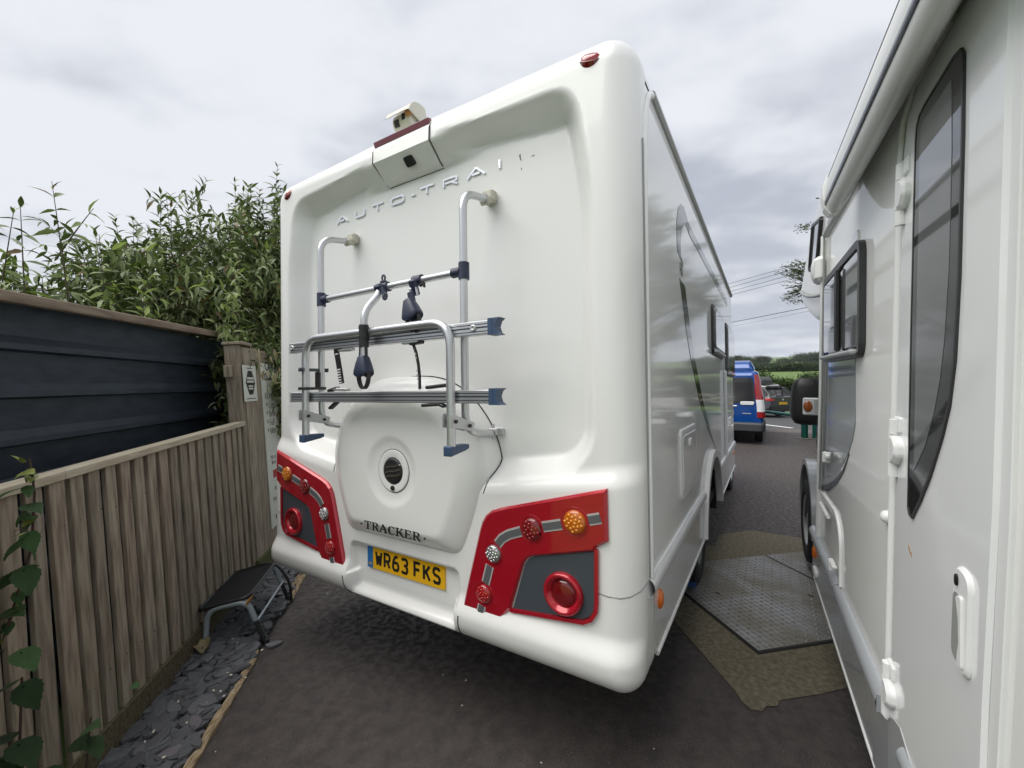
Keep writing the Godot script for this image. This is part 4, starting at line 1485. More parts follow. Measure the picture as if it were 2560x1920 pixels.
	var dg := put(b, "side_stripe", M.decal_grey, o)
	b = MB.new()
	b.prism(P2([-1.117, 1.022, -0.92, 1.072, -0.741, 1.130, -0.58, 1.192, -0.56, 1.182, -0.70, 1.12, -0.90, 1.05, -1.12, 0.993]), 0.0, 0.0026, xf)
	put(b, "swoosh_edge", M.decal_silver, dg)
	b = MB.new()
	b.prism(P2([-1.12, 0.990, -0.90, 1.047, -0.70, 1.117, -0.56, 1.18, -0.448, 1.258, -0.42, 1.28, -0.52, 1.19, -0.68, 1.10, -0.88, 1.02, -1.125, 0.958]), 0.0, 0.003, xf)
	put(b, "swoosh_edge", M.decal_navy, dg)
	b = MB.new()
	b.box(V(-0.022, 1.205, -0.81), V(0.020, 0.022, 0.10), Basis.IDENTITY, 0.006)
	b.box(V(-0.022, 1.197, -0.80), V(0.034, 0.05, 0.016), Basis.IDENTITY, 0.004)
	put(b, "hook_catch", M.trim_white, o)
	# service hatch low down
	b = MB.new()
	b.ribbon(bend2(P2([-1.10, 0.955, -0.66, 0.968, -0.575, 0.90, -0.565, 0.69]), 0.10), 0.020, -0.004, 0.009, xf)
	var ht := put(b, "service_hatch", M.trim_white, o)
	b = MB.new()
	b.tube(P3([-0.016, 0.918, -1.03, -0.016, 0.916, -0.79]), 0.009, 8)
	put(b, "hatch_grip", M.trim_white, ht)
	b = MB.new()
	b.box(V(-0.016, 0.745, -0.665), V(0.02, 0.014, 0.10), Basis.IDENTITY, 0.004)
	b.box(V(-0.016, 0.728, -0.68), V(0.024, 0.045, 0.016), Basis.IDENTITY, 0.004)
	put(b, "hook_catch", M.trim_white, ht)
	# awning case along the roof edge
	b = MB.new()
	var prof := [[0.02, 2.425], [-0.05, 2.345], [-0.080, 2.318], [-0.096, 2.300], [-0.105, 2.272], [-0.106, 2.235], [-0.100, 2.195], [-0.085, 2.172], [-0.060, 2.178], [-0.030, 2.225], [0.0, 2.30]]
	var rows := []
	for z in [-0.26, 3.5]:
		var row := PackedVector3Array()
		for q in prof:
			row.append(V(q[0], q[1], z))
		rows.append(row)
	b.grid(rows, false, true)
	var aw := put(b, "awning_case", M.trim_white, o)
	b = MB.new()
	rows = []
	for z in [-0.255, 3.5]:
		rows.append(PackedVector3Array([V(-0.1035, 2.222, z), V(-0.1065, 2.219, z), V(-0.1060, 2.206, z), V(-0.1020, 2.203, z)]))
	b.grid(rows, false, true)
	put(b, "awning_stripe", M.decal_navy, aw)
	b = MB.new()
	rows = []
	for z in [-0.255, 3.5]:
		rows.append(PackedVector3Array([V(-0.066, 2.335, z), V(-0.082, 2.321, z), V(-0.097, 2.303, z)]))
	b.grid(rows, false, true)
	put(b, "awning_edge", M.alloy, aw)
	b = MB.new()
	var pg := PackedVector2Array()
	for q in prof:
		pg.append(Vector2(-q[0] * 1.06, 2.22 + (q[1] - 2.22) * 1.08))
	b.prism(pg, 0.0, 0.06, Transform3D(Basis(V(-1, 0, 0), V(0, 1, 0), V(0, 0, -1)), V(0, 0, -0.25)), 0.012)
	put(b, "awning_end", M.trim_white, aw)
	b = MB.new()
	b.tube(P3([-0.004, 2.296, -0.99, -0.004, 2.296, 3.5]), 0.018, 10)
	put(b, "awning_rail", M.alloy_dull, aw)
	b = MB.new()
	b.box(V(-0.004, 2.322, 1.3), V(0.02, 0.016, 4.4), Basis.IDENTITY, 0.0)
	put(b, "rail_shadow_gap", M.trim_grey, aw)
	# pod over the cab
	var rg := []
	for q in [[-1.04, 1.86, 2.66, 0.0], [-1.4, 1.88, 2.63, 0.0], [-1.8, 1.935, 2.575, 0.008], [-2.2, 2.02, 2.49, 0.020], [-2.5, 2.10, 2.42, 0.030], [-2.75, 2.18, 2.365, 0.040], [-2.90, 2.25, 2.335, 0.07], [-2.97, 2.285, 2.315, 0.20]]:
		var hw: float = 1.15 - q[3]
		rg.append(ring(q[0], q[1], q[2], hw - 0.022, hw, minf(0.09, (q[2] - q[1]) * 0.35), 1.152, 6))
	b = MB.new()
	b.loft(rg, true, true, true)
	var pod := put(b, "overcab_pod", M.cap_white, o)
	b = MB.new()
	var wq := [V(0.004, 2.44, -1.19), V(0.012, 2.265, -1.40), V(0.022, 2.295, -1.86), V(0.008, 2.515, -1.56)]
	b.quad(wq[0] + V(-0.006, 0, 0), wq[1] + V(-0.006, 0, 0), wq[2] + V(-0.006, 0, 0), wq[3] + V(-0.006, 0, 0))
	var pw := put(b, "pod_window", M.pane_grey, pod)
	b = MB.new()
	var loop := PackedVector3Array()
	for q in wq:
		loop.append(q + V(-0.004, 0, 0))
	loop.append(loop[0])
	b.tube(bend(loop, 0.04, 4), 0.012, 8)
	put(b, "frame", M.window_frame, pw)
	b = MB.new()
	b.lathe(P2([0.062, -0.01, 0.060, 0.022, 0.050, 0.040, 0.03, 0.050, 0.0005, 0.053]), Transform3D(Basis(V(0, 0, 1), V(0, 1.25, 0), V(-1, 0, 0)), V(0.0, 2.145, -1.13)), 28)
	b.box(V(-0.02, 2.135, -1.06), V(0.05, 0.13, 0.10), Basis.IDENTITY, 0.02)
	put(b, "round_bracket", M.trim_white, o)
	b = MB.new()
	var bumper := []
	for q in [[-1.10, 1.94, 0.015], [-1.50, 1.99, 0.018], [-1.88, 2.05, 0.026], [-2.3, 2.13, 0.038], [-2.7, 2.22, 0.052]]:
		bumper.append(V(q[2] - 0.012, q[1] + 0.075, q[0]))
	b.tube(PackedVector3Array(bumper), 0.010, 6)
	put(b, "pod_seam", M.trim_grey, pod)
	# cab: door, wing and bonnet
	b = MB.new()
	b.loft([ring(-1.05, 0.45, 1.90, 1.02, 0.93, 0.12, 1.15), ring(-2.0, 0.45, 1.90, 1.02, 0.90, 0.12, 1.15), ring(-2.55, 0.45, 1.35, 1.02, 0.92, 0.12, 1.15), ring(-2.75, 0.45, 1.12, 1.02, 0.92, 0.12, 1.15), ring(-3.25, 0.48, 0.98, 0.98, 0.84, 0.12, 1.15), ring(-3.42, 0.55, 0.85, 0.88, 0.7, 0.1, 1.15)], true, true, true)
	put(b, "cab", M.skirt_silver, o)
	b = MB.new()
	b.prism(arc(Vector2(-2.66, 0.40), 0.42, 190, -10, 24), -0.02, 0.035, Transform3D(Basis(V(0, 0, 1), V(0, 1, 0), V(-1, 0, 0)), V(0.13, 0, 0)))
	put(b, "arch_mouth", M.underside, o)
	b = MB.new()
	b.ribbon(arc(Vector2(-2.66, 0.40), 0.44, 190, -10, 24), 0.05, -0.02, 0.055, Transform3D(Basis(V(0, 0, 1), V(0, 1, 0), V(-1, 0, 0)), V(0.13, 0, 0)))
	put(b, "wheel_arch", M.skirt_silver, o)
	wheel(o, V(0.185, 0.345, -2.66), -1.0, 0.345, 0.22, M.alloy)
	wheel(o, V(0.13, 0.345, 2.6), -1.0, 0.345, 0.22, M.alloy)
	# door mirror folded against the cab
	b = MB.new()
	var mr := []
	for q in [[1.335, 0.045, 0.05], [1.345, 0.075, 0.075], [1.38, 0.098, 0.09], [1.44, 0.105, 0.095], [1.55, 0.100, 0.092], [1.62, 0.092, 0.085], [1.665, 0.072, 0.068], [1.685, 0.040, 0.04]]:
		var row := PackedVector3Array()
		for j in 24:
			var a := TAU * j / 24
			row.append(V(0.035 + signf(cos(a)) * pow(absf(cos(a)), 0.55) * q[1], q[0] - 0.125, -2.18 + signf(sin(a)) * pow(absf(sin(a)), 0.55) * q[2]))
		mr.append(row)
	b.loft(mr)
	b.box(V(0.10, 1.535, -2.17), V(0.09, 0.06, 0.07), Basis.IDENTITY, 0.02)
	b.box(V(0.12, 1.235, -2.17), V(0.10, 0.05, 0.07), Basis.IDENTITY, 0.02)
	var mm := put(b, "door_mirror", M.black_plastic, o)
	b = MB.new()
	b.box(V(0.052, 1.352, -2.087), V(0.098, 0.128, 0.022), Basis.IDENTITY, 0.008)
	var ml := put(b, "mirror_lamp", M.lamp_clear, mm)
	b = MB.new()
	b.lathe(P2([0.040, -0.002, 0.038, 0.006, 0.02, 0.010, 0.0004, 0.011]), Transform3D(Basis(V(0.72, 0, 0), V(0, 1.05, 0), V(0, 0, 1)), V(0.034, 1.352, -2.077)), 20)
	put(b, "amber_reflector", M.amber_dark, ml)
	b = MB.new()
	for i in 6:
		b.box(V(0.070 + i * 0.0052, 1.352, -2.0745), V(0.0022, 0.10, 0.003), Basis.IDENTITY, 0.0)
	put(b, "lens_rib", M.alloy_dull, ml)
	return o

func bend2(p: PackedVector2Array, r: float) -> PackedVector2Array:
	var q := PackedVector3Array()
	for e in p:
		q.append(V(e.x, e.y, 0))
	var o := PackedVector2Array()
	for e in bend(q, r, 6):
		o.append(Vector2(e.x, e.y))
	return o

# ------------------------------------------------------------------ ground
func sheet(p: Array, y: float, thick := 0.0) -> MB:      # p: x, d pairs
	var b := MB.new()
	var q := P2(p)
	b.prism(q, y - maxf(thick, 0.001), y, Transform3D(Basis(V(1, 0, 0), V(0, 0, -1), V(0, 1, 0)), V(0, 0, 0)), 0.0, false)
	return b

func land_h(q: float) -> float:
	var k := [[-1e9, 0.0], [30, 0.0], [38, 0.75], [48, 1.75], [70, 2.7], [105, 4.3], [140, 5.9], [175, 7.2], [222, 9.4], [303, 12.4], [500, 20.0], [900, 44.0], [1500, 80.0], [2100, 104.0], [2600, 108.0], [4000, 60.0]]
	for i in k.size() - 1:
		if q < k[i + 1][0]:
			return lerpf(k[i][1], k[i + 1][1], (q - k[i][0]) / (k[i + 1][0] - k[i][0]))
	return 60.0

func ground() -> void:
	var b := MB.new()
	var rows := []
	var hn := FastNoiseLite.new()
	hn.seed = 4
	hn.frequency = 0.0011
	for i in 64:
		var r := 0.5 * pow(1.148, i)
		var row := PackedVector3Array()
		for j in 97:
			var a := TAU * j / 96
			var p := V(cos(a) * r, 0, sin(a) * r)
			var q := p.dot(V(0.545, 0, -0.838))
			var h := land_h(q)
			if q > 600:
				h += hn.get_noise_2d(p.x, p.z) * 26.0 * clampf((q - 600) / 900, 0, 1)
			row.append(V(p.x, h - 0.012, p.z))
		rows.append(row)
	b.grid(rows, false, true)
	struct(put(b, "ground", M.grass))
	struct(put(sheet([-0.35, -4.0, -1.303, 1.687, -1.47, 2.402, -1.687, 3.374, -2.9, 8.6, -6.0, 10.5, -2.0, 17.5, 9.2, 13.2, 14.5, 10.6, 20, 4, 20, -4], 0.0), "driveway", M.tarmac))
	struct(put(sheet([-30, 24.0, -2.0, 17.5, 9.2, 13.2, 14.5, 10.6, 40, -2, 44, 3, 15.4, 12.0, 9.6, 14.4, -1.5, 19, -30, 26], 0.002), "pavement", M.pavement))
	struct(put(sheet([-30, 26.0, -1.5, 19, 9.6, 14.4, 15.4, 12.0, 44, 3, 60, 6, 30, 18.5, 12.5, 25.5, -30, 42], -0.002), "road", M.road))
	b = MB.new()
	b.quad(G(9.60, 15.9, 0.003), G(9.78, 15.95, 0.003), G(10.02, 14.72, 0.003), G(9.82, 14.66, 0.003))
	b.quad(G(9.45, 16.9, 0.003), G(9.62, 16.95, 0.003), G(9.77, 16.05, 0.003), G(9.59, 16.0, 0.003))
	struct(put(b, "road_marking", M.white_paint))
	# slate bed between fence and edging
	struct(put(sheet([-1.60, 0.6, -1.16, 0.6, -1.303, 1.687, -1.47, 2.402, -1.687, 3.374, -2.1, 5.3, -2.55, 5.3, -1.9, 2.4], 0.004), "slate_bed", M.soil))
	# concrete round the covers
	struct(put(sheet([0.965, 3.20, 1.06, 2.77, 1.10, 2.40, 1.132, 2.10, 1.128, 2.03, 1.145, 1.985, 1.19, 1.975, 1.225, 2.005, 1.285, 2.01, 1.32, 2.045, 1.55, 2.085, 1.80, 2.15, 2.95, 2.45, 3.0, 4.15, 2.55, 4.42, 2.15, 4.30, 1.95, 3.99, 1.70, 4.10, 1.2, 3.9], 0.004), "concrete_apron", M.concrete))

func covers() -> void:
	var ax := V(0.979, 0, -0.2055)
	var az := V(-0.2055, 0, -0.979)
	var sizes := [[G(1.428, 2.406), 1.10, 1.13, "large square embossed steel cover in the concrete between the two motorhomes"], [G(1.428, 2.406) + ax * 1.122, 0.75, 1.13, "smaller embossed steel cover half hidden under the right-hand motorhome"]]
	for q in sizes:
		var o: Node3D = thing("steel_cover", q[3], "manhole cover", Transform3D(Basis(ax, V(0, 1, 0), -az), q[0]), "steel covers in the concrete")
		var b := MB.new()
		var w: float = q[1]
		var l: float = q[2]
		b.quad_uv(V(0, 0.017, 0), V(w, 0.017, 0), V(w, 0.017, -l), V(0, 0.017, -l), Vector2(0, 0), Vector2(w, 0), Vector2(w, l), Vector2(0, l))
		var m: StandardMaterial3D = M.steel_plate
		put(b, "plate", m, o)
		b = MB.new()
		b.box(V(w / 2, 0.009, -l / 2), V(w, 0.0145, l), Basis.IDENTITY, 0.0)
		put(b, "plate_edge", M.steel_edge, o)
		b = MB.new()
		for e in [V(w / 2, 0.0055, 0.008), V(w / 2, 0.0055, -l - 0.008)]:
			b.box(e, V(w + 0.03, 0.004, 0.016), Basis.IDENTITY, 0.0)
		for e in [V(-0.008, 0.0056, -l / 2), V(w + 0.008, 0.0056, -l / 2)]:
			b.box(e, V(0.016, 0.004, l - 0.002), Basis.IDENTITY, 0.0)
		put(b, "cover_gap", M.dark_gap, o)
		for e in [V(w * 0.2, 0.018, -l * 0.55), V(w * 0.78, 0.018, -l * 0.40)]:
			b = MB.new()
			b.box(e, V(0.012, 0.003, 0.035), Basis(V(0, 1, 0), 0.6), 0.0)
			put(b, "lifting_slot", M.dark_gap, o)
		# raised pattern
		b = MB.new()
		var st := 0.042
		var nx := int(w / st)
		var ny := int(l / st)
		for i in nx:
			for j in ny:
				var c := V((i + 0.5) * w / nx, 0.0172, -(j + 0.5) * l / ny)
				if (i + j) % 2 == 0:
					for k in 6:
						var a0 := TAU * k / 6
						var a1 := TAU * (k + 1) / 6
						var r0 := 0.006
						var r1 := 0.0135
						var ra := 0.0097
						b.quad(c + V(cos(a1) * ra, 0.0032, sin(a1) * ra), c + V(cos(a0) * ra, 0.0022, sin(a0) * ra), c + V(cos(a0) * r1, 0, sin(a0) * r1), c + V(cos(a1) * r1, 0, sin(a1) * r1))
						b.quad(c + V(cos(a1) * r0, 0, sin(a1) * r0), c + V(cos(a0) * r0, 0, sin(a0) * r0), c + V(cos(a0) * ra, 0.0022, sin(a0) * ra), c + V(cos(a1) * ra, 0.0032, sin(a1) * ra))
				else:
					b.box(c, V(0.0075, 0.0052, 0.033), Basis(V(0, 1, 0), 0.5), 0.0015)
		stuff(put(b, "raised_pattern", M.steel_knob, o))

# ------------------------------------------------------------------ fence side
const GD := Vector3(-0.2055, 0, -0.9787)
const NF := Vector3(0.9787, 0, -0.2055)

func fence() -> void:
	var yv := (V(0, 1, 0) - NF * 0.066).normalized()
	var bs := Basis(GD, yv, GD.cross(yv).normalized())
	var fx := Transform3D(bs, V(-1.427, 0, 0) + NF * 0.082)
	var o := thing("low_fence", "low weathered fence of upright overlapping boards with pale cap rail, before the dark steel wall", "fence", fx)
	rng.seed = 7
	var s := 0.62
	var k := 0
	while s < 3.22:
		var top := 1.150 + 0.029 * s
		for layer in 2:
			var b := MB.new()
			var w := 0.064 + rng.randf_range(-0.005, 0.005)
			var x0 := s if layer == 0 else s + 0.045
			var warp := 0.0
			if layer == 0 and k in [8, 9, 10]:
				warp = [-0.012, -0.030, 0.004][k - 8]
			var bow := rng.randf_range(-0.003, 0.003)
			var zz := rng.randf_range(0.0, 0.004)
			var z0 := 0.008 + zz if layer == 0 else -0.019
			var z1 := 0.027 + zz if layer == 0 else -0.004
			var rows := []
			for i in 7:
				var f := i / 6.0
				var y := lerpf(0.10, top, f)
				var dx := warp * pow(1.0 - f, 2.5) * 1.6 + bow * sin(f * 5.0)
				var dz := (absf(warp) * 0.7 * pow(1.0 - f, 2.0))
				rows.append(PackedVector3Array([V(x0 + dx, y, z0 + dz), V(x0 + dx, y, z1 - 0.002 + dz), V(x0 + 0.003 + dx, y, z1 + dz), V(x0 + w * 0.5 + dx, y, z1 + 0.0008 + dz), V(x0 + w - 0.003 + dx, y, z1 + dz), V(x0 + w + dx, y, z1 - 0.002 + dz), V(x0 + w + dx, y, z0 + dz)]))
			for i in 6:
				for j in 6:
					b.quad(rows[i][j], rows[i][j + 1], rows[i + 1][j + 1], rows[i + 1][j])
			var e := put(b, "board", M["wood_%d" % (rng.randi() % 4)], o)
			e.position.y = 0.0
		s += 0.0945 + rng.randf_range(-0.002, 0.002)
		k += 1
	b_nails(o)
	# cap rail
	var rb := Basis(V(0, 0, 1), atan(0.029))
	for q in [[0.5, 1.62], [1.62, 2.72], [2.72, 3.26]]:
		var b := MB.new()
		var m: float = (q[0] + q[1]) / 2
		b.box(V(m, 1.163 + 0.029 * m, 0.008), V(q[1] - q[0] - 0.002, 0.036, 0.076), rb, 0.004)
		put(b, "cap_rail", M.wood_cap, o)
	var b2 := MB.new()
	b2.box(V(1.85, 0.065, 0.028), V(2.9, 0.15, 0.028), Basis.IDENTITY, 0.004)
	put(b2, "gravel_board", M.wood_green, o)

	# taller panel further on
	o = thing("tall_fence", "taller fence panel of wide planks with capped post, carrying two white signs", "fence", fx)
	b2 = MB.new()
	b2.box(V(3.270, 0.93, -0.012), V(0.055, 1.86, 0.10), Basis.IDENTITY, 0.004)
	put(b2, "post", M.wood_2, o)
	b2 = MB.new()
	b2.box(V(3.33, 1.875, 0.0), V(0.20, 0.022, 0.14), Basis.IDENTITY, 0.004)
	b2.box(V(3.22, 1.66, -0.03), V(0.05, 0.09, 0.05), Basis.IDENTITY, 0.005)
	put(b2, "post_cap", M.wood_0, o)
	s = 3.299
	while s < 6.6:
		var b := MB.new()
		var w := 0.148
		b.box(V(s + w / 2, 0.96, 0.035 + rng.randf_range(0, 0.003)), V(w - 0.003, 1.78, 0.02), Basis.IDENTITY, 0.003)
		put(b, "plank", M["wood_%d" % (rng.randi() % 4)], o)
		s += w
	b2 = MB.new()
	b2.box(V(4.82, 0.09, 0.055), V(3.1, 0.18, 0.03), Basis.IDENTITY, 0.004)
	put(b2, "gravel_board", M.wood_moss, o)

	# signs on it
	var sg := thing("small_sign", "small white sign with black six-sided badge near the top of fence post", "sign", fx * Transform3D(Basis.IDENTITY, V(3.262, 1.445, 0.049)))
	var b := MB.new()
	b.prism(rrect(0.122, 0.12, 0.245, 0.285, 0.004, 2), 0.0, 0.005)
	put(b, "sign_board", M.sign_white, sg)
	b = MB.new()
	b.prism(P2([0.086, 0.030, 0.160, 0.030, 0.212, 0.125, 0.160, 0.220, 0.086, 0.220, 0.034, 0.125]), 0.004, 0.0062)
	var bd := put(b, "black_badge", M.print_black, sg)
	b = MB.new()
	for q in [[0.160, 0.122, 0.017], [0.134, 0.134, 0.016], [0.098, 0.084, 0.012], [0.078, 0.084, 0.012]]:
		b.prism(rrect(0.123, q[0], q[1], q[2], 0.002, 2), 0.006, 0.0068)
	b.prism(rrect(0.123, 0.012, 0.18, 0.005, 0.001, 2), 0.004, 0.0062)
	put(b, "badge_print", M.sign_white, bd)
	b = MB.new()
	b.prism(rrect(0.123, -0.002, 0.185, 0.006, 0.001, 2), 0.004, 0.0062)
	b.prism(rrect(0.123, 0.240, 0.10, 0.006, 0.001, 2), 0.004, 0.0062)
	put(b, "small_print", M.print_black, sg)

	sg = thing("large_sign", "tall white sign with list of services, half hidden by the motorhome", "sign", fx * Transform3D(Basis.IDENTITY, V(3.615, 0.31, 0.049)))
	b = MB.new()
	b.prism(rrect(0.60, 0.715, 1.20, 1.43, 0.01, 3), 0.0, 0.005)
	put(b, "sign_board", M.sign_white, sg)
	for q in [["CAR", 0.10, 1.37, 0.075, 700], ["Quali", 0.075, 1.27, 0.06, 700], ["All ma", 0.045, 1.118, 0.055, 400], ["* Conv", 0.06, 1.03, 0.055, 400], ["* New", 0.06, 0.958, 0.055, 400], ["* Full", 0.06, 0.88, 0.055, 400], ["* Mec", 0.06, 0.805, 0.055, 400], ["Pls co", 0.09, 0.583, 0.035, 400], ["We a", 0.095, 0.537, 0.035, 400], ["Pleas", 0.08, 0.216, 0.035, 400], ["Ple", 0.13, 0.305, 0.035, 400], ["www.", 0.10, 0.056, 0.05, 700]]:
		var tm := text_mesh(q[0], "Droid Sans", q[4], q[3], 0.001)
		tm.horizontal_alignment = HORIZONTAL_ALIGNMENT_LEFT
		var t := put_mesh(tm, "sign_lettering", M.print_black if q[4] == 700 else M.print_grey, sg)
		var bb := tm.get_aabb()
		t.position = V(q[1] - bb.position.x, q[2] - bb.position.y, 0.0058)
	b = MB.new()
	b.prism(rrect(0.185, 0.45, 0.14, 0.07, 0.002, 2), 0.004, 0.0062)
	put(b, "red_box", M.print_red, sg)

	# dark profiled steel wall behind the low fence
	var wx := Transform3D(Basis(GD, V(0, 1, 0), NF), V(-1.777, 0, 0))
	o = thing("steel_wall", "dark navy wall of ribbed steel sheet with timber fascia, behind the low fence", "wall", wx)
	var prof := []
	var y := 1.925
	for i in 9:
		var yb := 1.735 - i * 0.205
		prof.append([y, 0.0])
		prof.append([yb + 0.035, 0.0])
		prof.append([yb, 0.030])
		prof.append([yb - 0.026, 0.032])
		prof.append([yb - 0.036, 0.0])
		y = yb - 0.040
		if y < 0.25:
			break
	prof.append([0.0, 0.0])
	b = MB.new()
	for i in prof.size() - 1:
		b.quad(V(0.3, prof[i + 1][0], prof[i + 1][1]), V(3.72, prof[i + 1][0], prof[i + 1][1]), V(3.72, prof[i][0], prof[i][1]), V(0.3, prof[i][0], prof[i][1]))
	b.box(V(2.01, 0.95, -0.035), V(3.42, 1.9, 0.05), Basis.IDENTITY, 0.0)
	put(b, "ribbed_sheet", M.navy_steel, o)
	b = MB.new()
	var fb := Basis(V(0, 0, 1), atan(0.027))
	b.box(V(1.30, 1.905 + 0.0, 0.085), V(2.05, 0.045, 0.028), fb, 0.004)
	b.box(V(3.03, 1.952, 0.085), V(1.40, 0.045, 0.028), fb, 0.004)
	put(b, "fascia_board", M.fascia, o)
	b = MB.new()
	b.box(V(2.0, 1.925, 0.02), V(3.44, 0.03, 0.16), fb, 0.0)
	put(b, "top_board", M.fascia, o)

	# timber edging of the drive
	rng.seed = 31
	for q in [[-1.20, 1.20, -1.468, 2.40, 0.030, "long splintered timber edging strip nearest the camera, between slates and tarmac"], [-1.585, 2.965, -1.695, 3.40, 0.026, "short timber edging strip against the tarmac beside the far step legs"], [-1.66, 3.10, -1.715, 3.36, 0.030, "split offcut of edging lying against the short timber strip"]]:
		b = MB.new()
		var a := G(q[0], q[1])
		var c := G(q[2], q[3])
		var sd := (c - a).normalized().cross(V(0, 1, 0))
		var rows := []
		for i in 25:
			var f := i / 24.0
			var p := a.lerp(c, f)
			var taper := minf(1.0, minf(f, 1.0 - f) * 9.0 + 0.25)
			var w0: float = q[4] * taper * (0.5 + rng.randf_range(-0.16, 0.16))
			var w1: float = q[4] * taper * (0.5 + rng.randf_range(-0.10, 0.22))
			var h := 0.024 + rng.randf_range(-0.006, 0.006)
			rows.append(PackedVector3Array([p - sd * w0, p - sd * w0 * 0.9 + V(0, h, 0), p + sd * w1 * 0.3 + V(0, h + 0.004, 0), p + sd * w1 + V(0, h * 0.7, 0), p + sd * w1]))
		for i in 24:
			for j in 4:
				b.quad_out(rows[i][j], rows[i][j + 1], rows[i + 1][j + 1], rows[i + 1][j], V(0, 1, 0) + sd * (j - 1.5) * 0.8)
		tag(put(b, "timber_edging", M.edging), q[5], "edging", "timber edging of the drive")

func b_nails(o: Node3D) -> void:
	var b := MB.new()
	var s := 0.66
	while s < 3.2:
		for y in [0.34, 1.02]:
			b.lathe(P2([0.0028, -0.001, 0.0024, 0.0012, 0.0002, 0.0014]), Transform3D(Basis.IDENTITY, V(s + rng.randf_range(-0.01, 0.01), y + rng.randf_range(-0.012, 0.012), 0.0305)), 6)
		s += 0.0945
	stuff(put(b, "nail_heads", M.underside, o))

func tarmac_grit() -> void:
	rng.seed = 404
	var b := MB.new()
	b.lathe(P2([0.5, -0.1, 0.42, 0.28, 0.0005, 0.42]), Transform3D(Basis(V(1, 0, 0), V(0, 0, -1), V(0, 1, 0)), V(0, 0, 0)), 5)
	var list := []
	while list.size() < 12000:
		var d := 1.25 + 4.2 * pow(rng.randf(), 1.7)
		var x := rng.randf_range(-1.29 - 0.228 * (d - 1.687), 2.6)
		if x > 0.95 and d > 1.9:
			continue
		var s := rng.randf_range(0.0022, 0.0062)
		list.append(Transform3D(Basis(V(0, 1, 0), rng.randf() * TAU).scaled(V(s, s * 0.7, s * rng.randf_range(0.6, 1.0))), G(x, d, 0.0)))
	leaf_heap(get_node("driveway"), "surface_grit", list, b.mesh(), M.grit, func() -> Color:
		var k := rng.randf_range(0.4, 1.0) if rng.randf() < 0.94 else rng.randf_range(1.1, 1.9)
		return Color(0.095 * k, 0.081 * k, 0.075 * k))

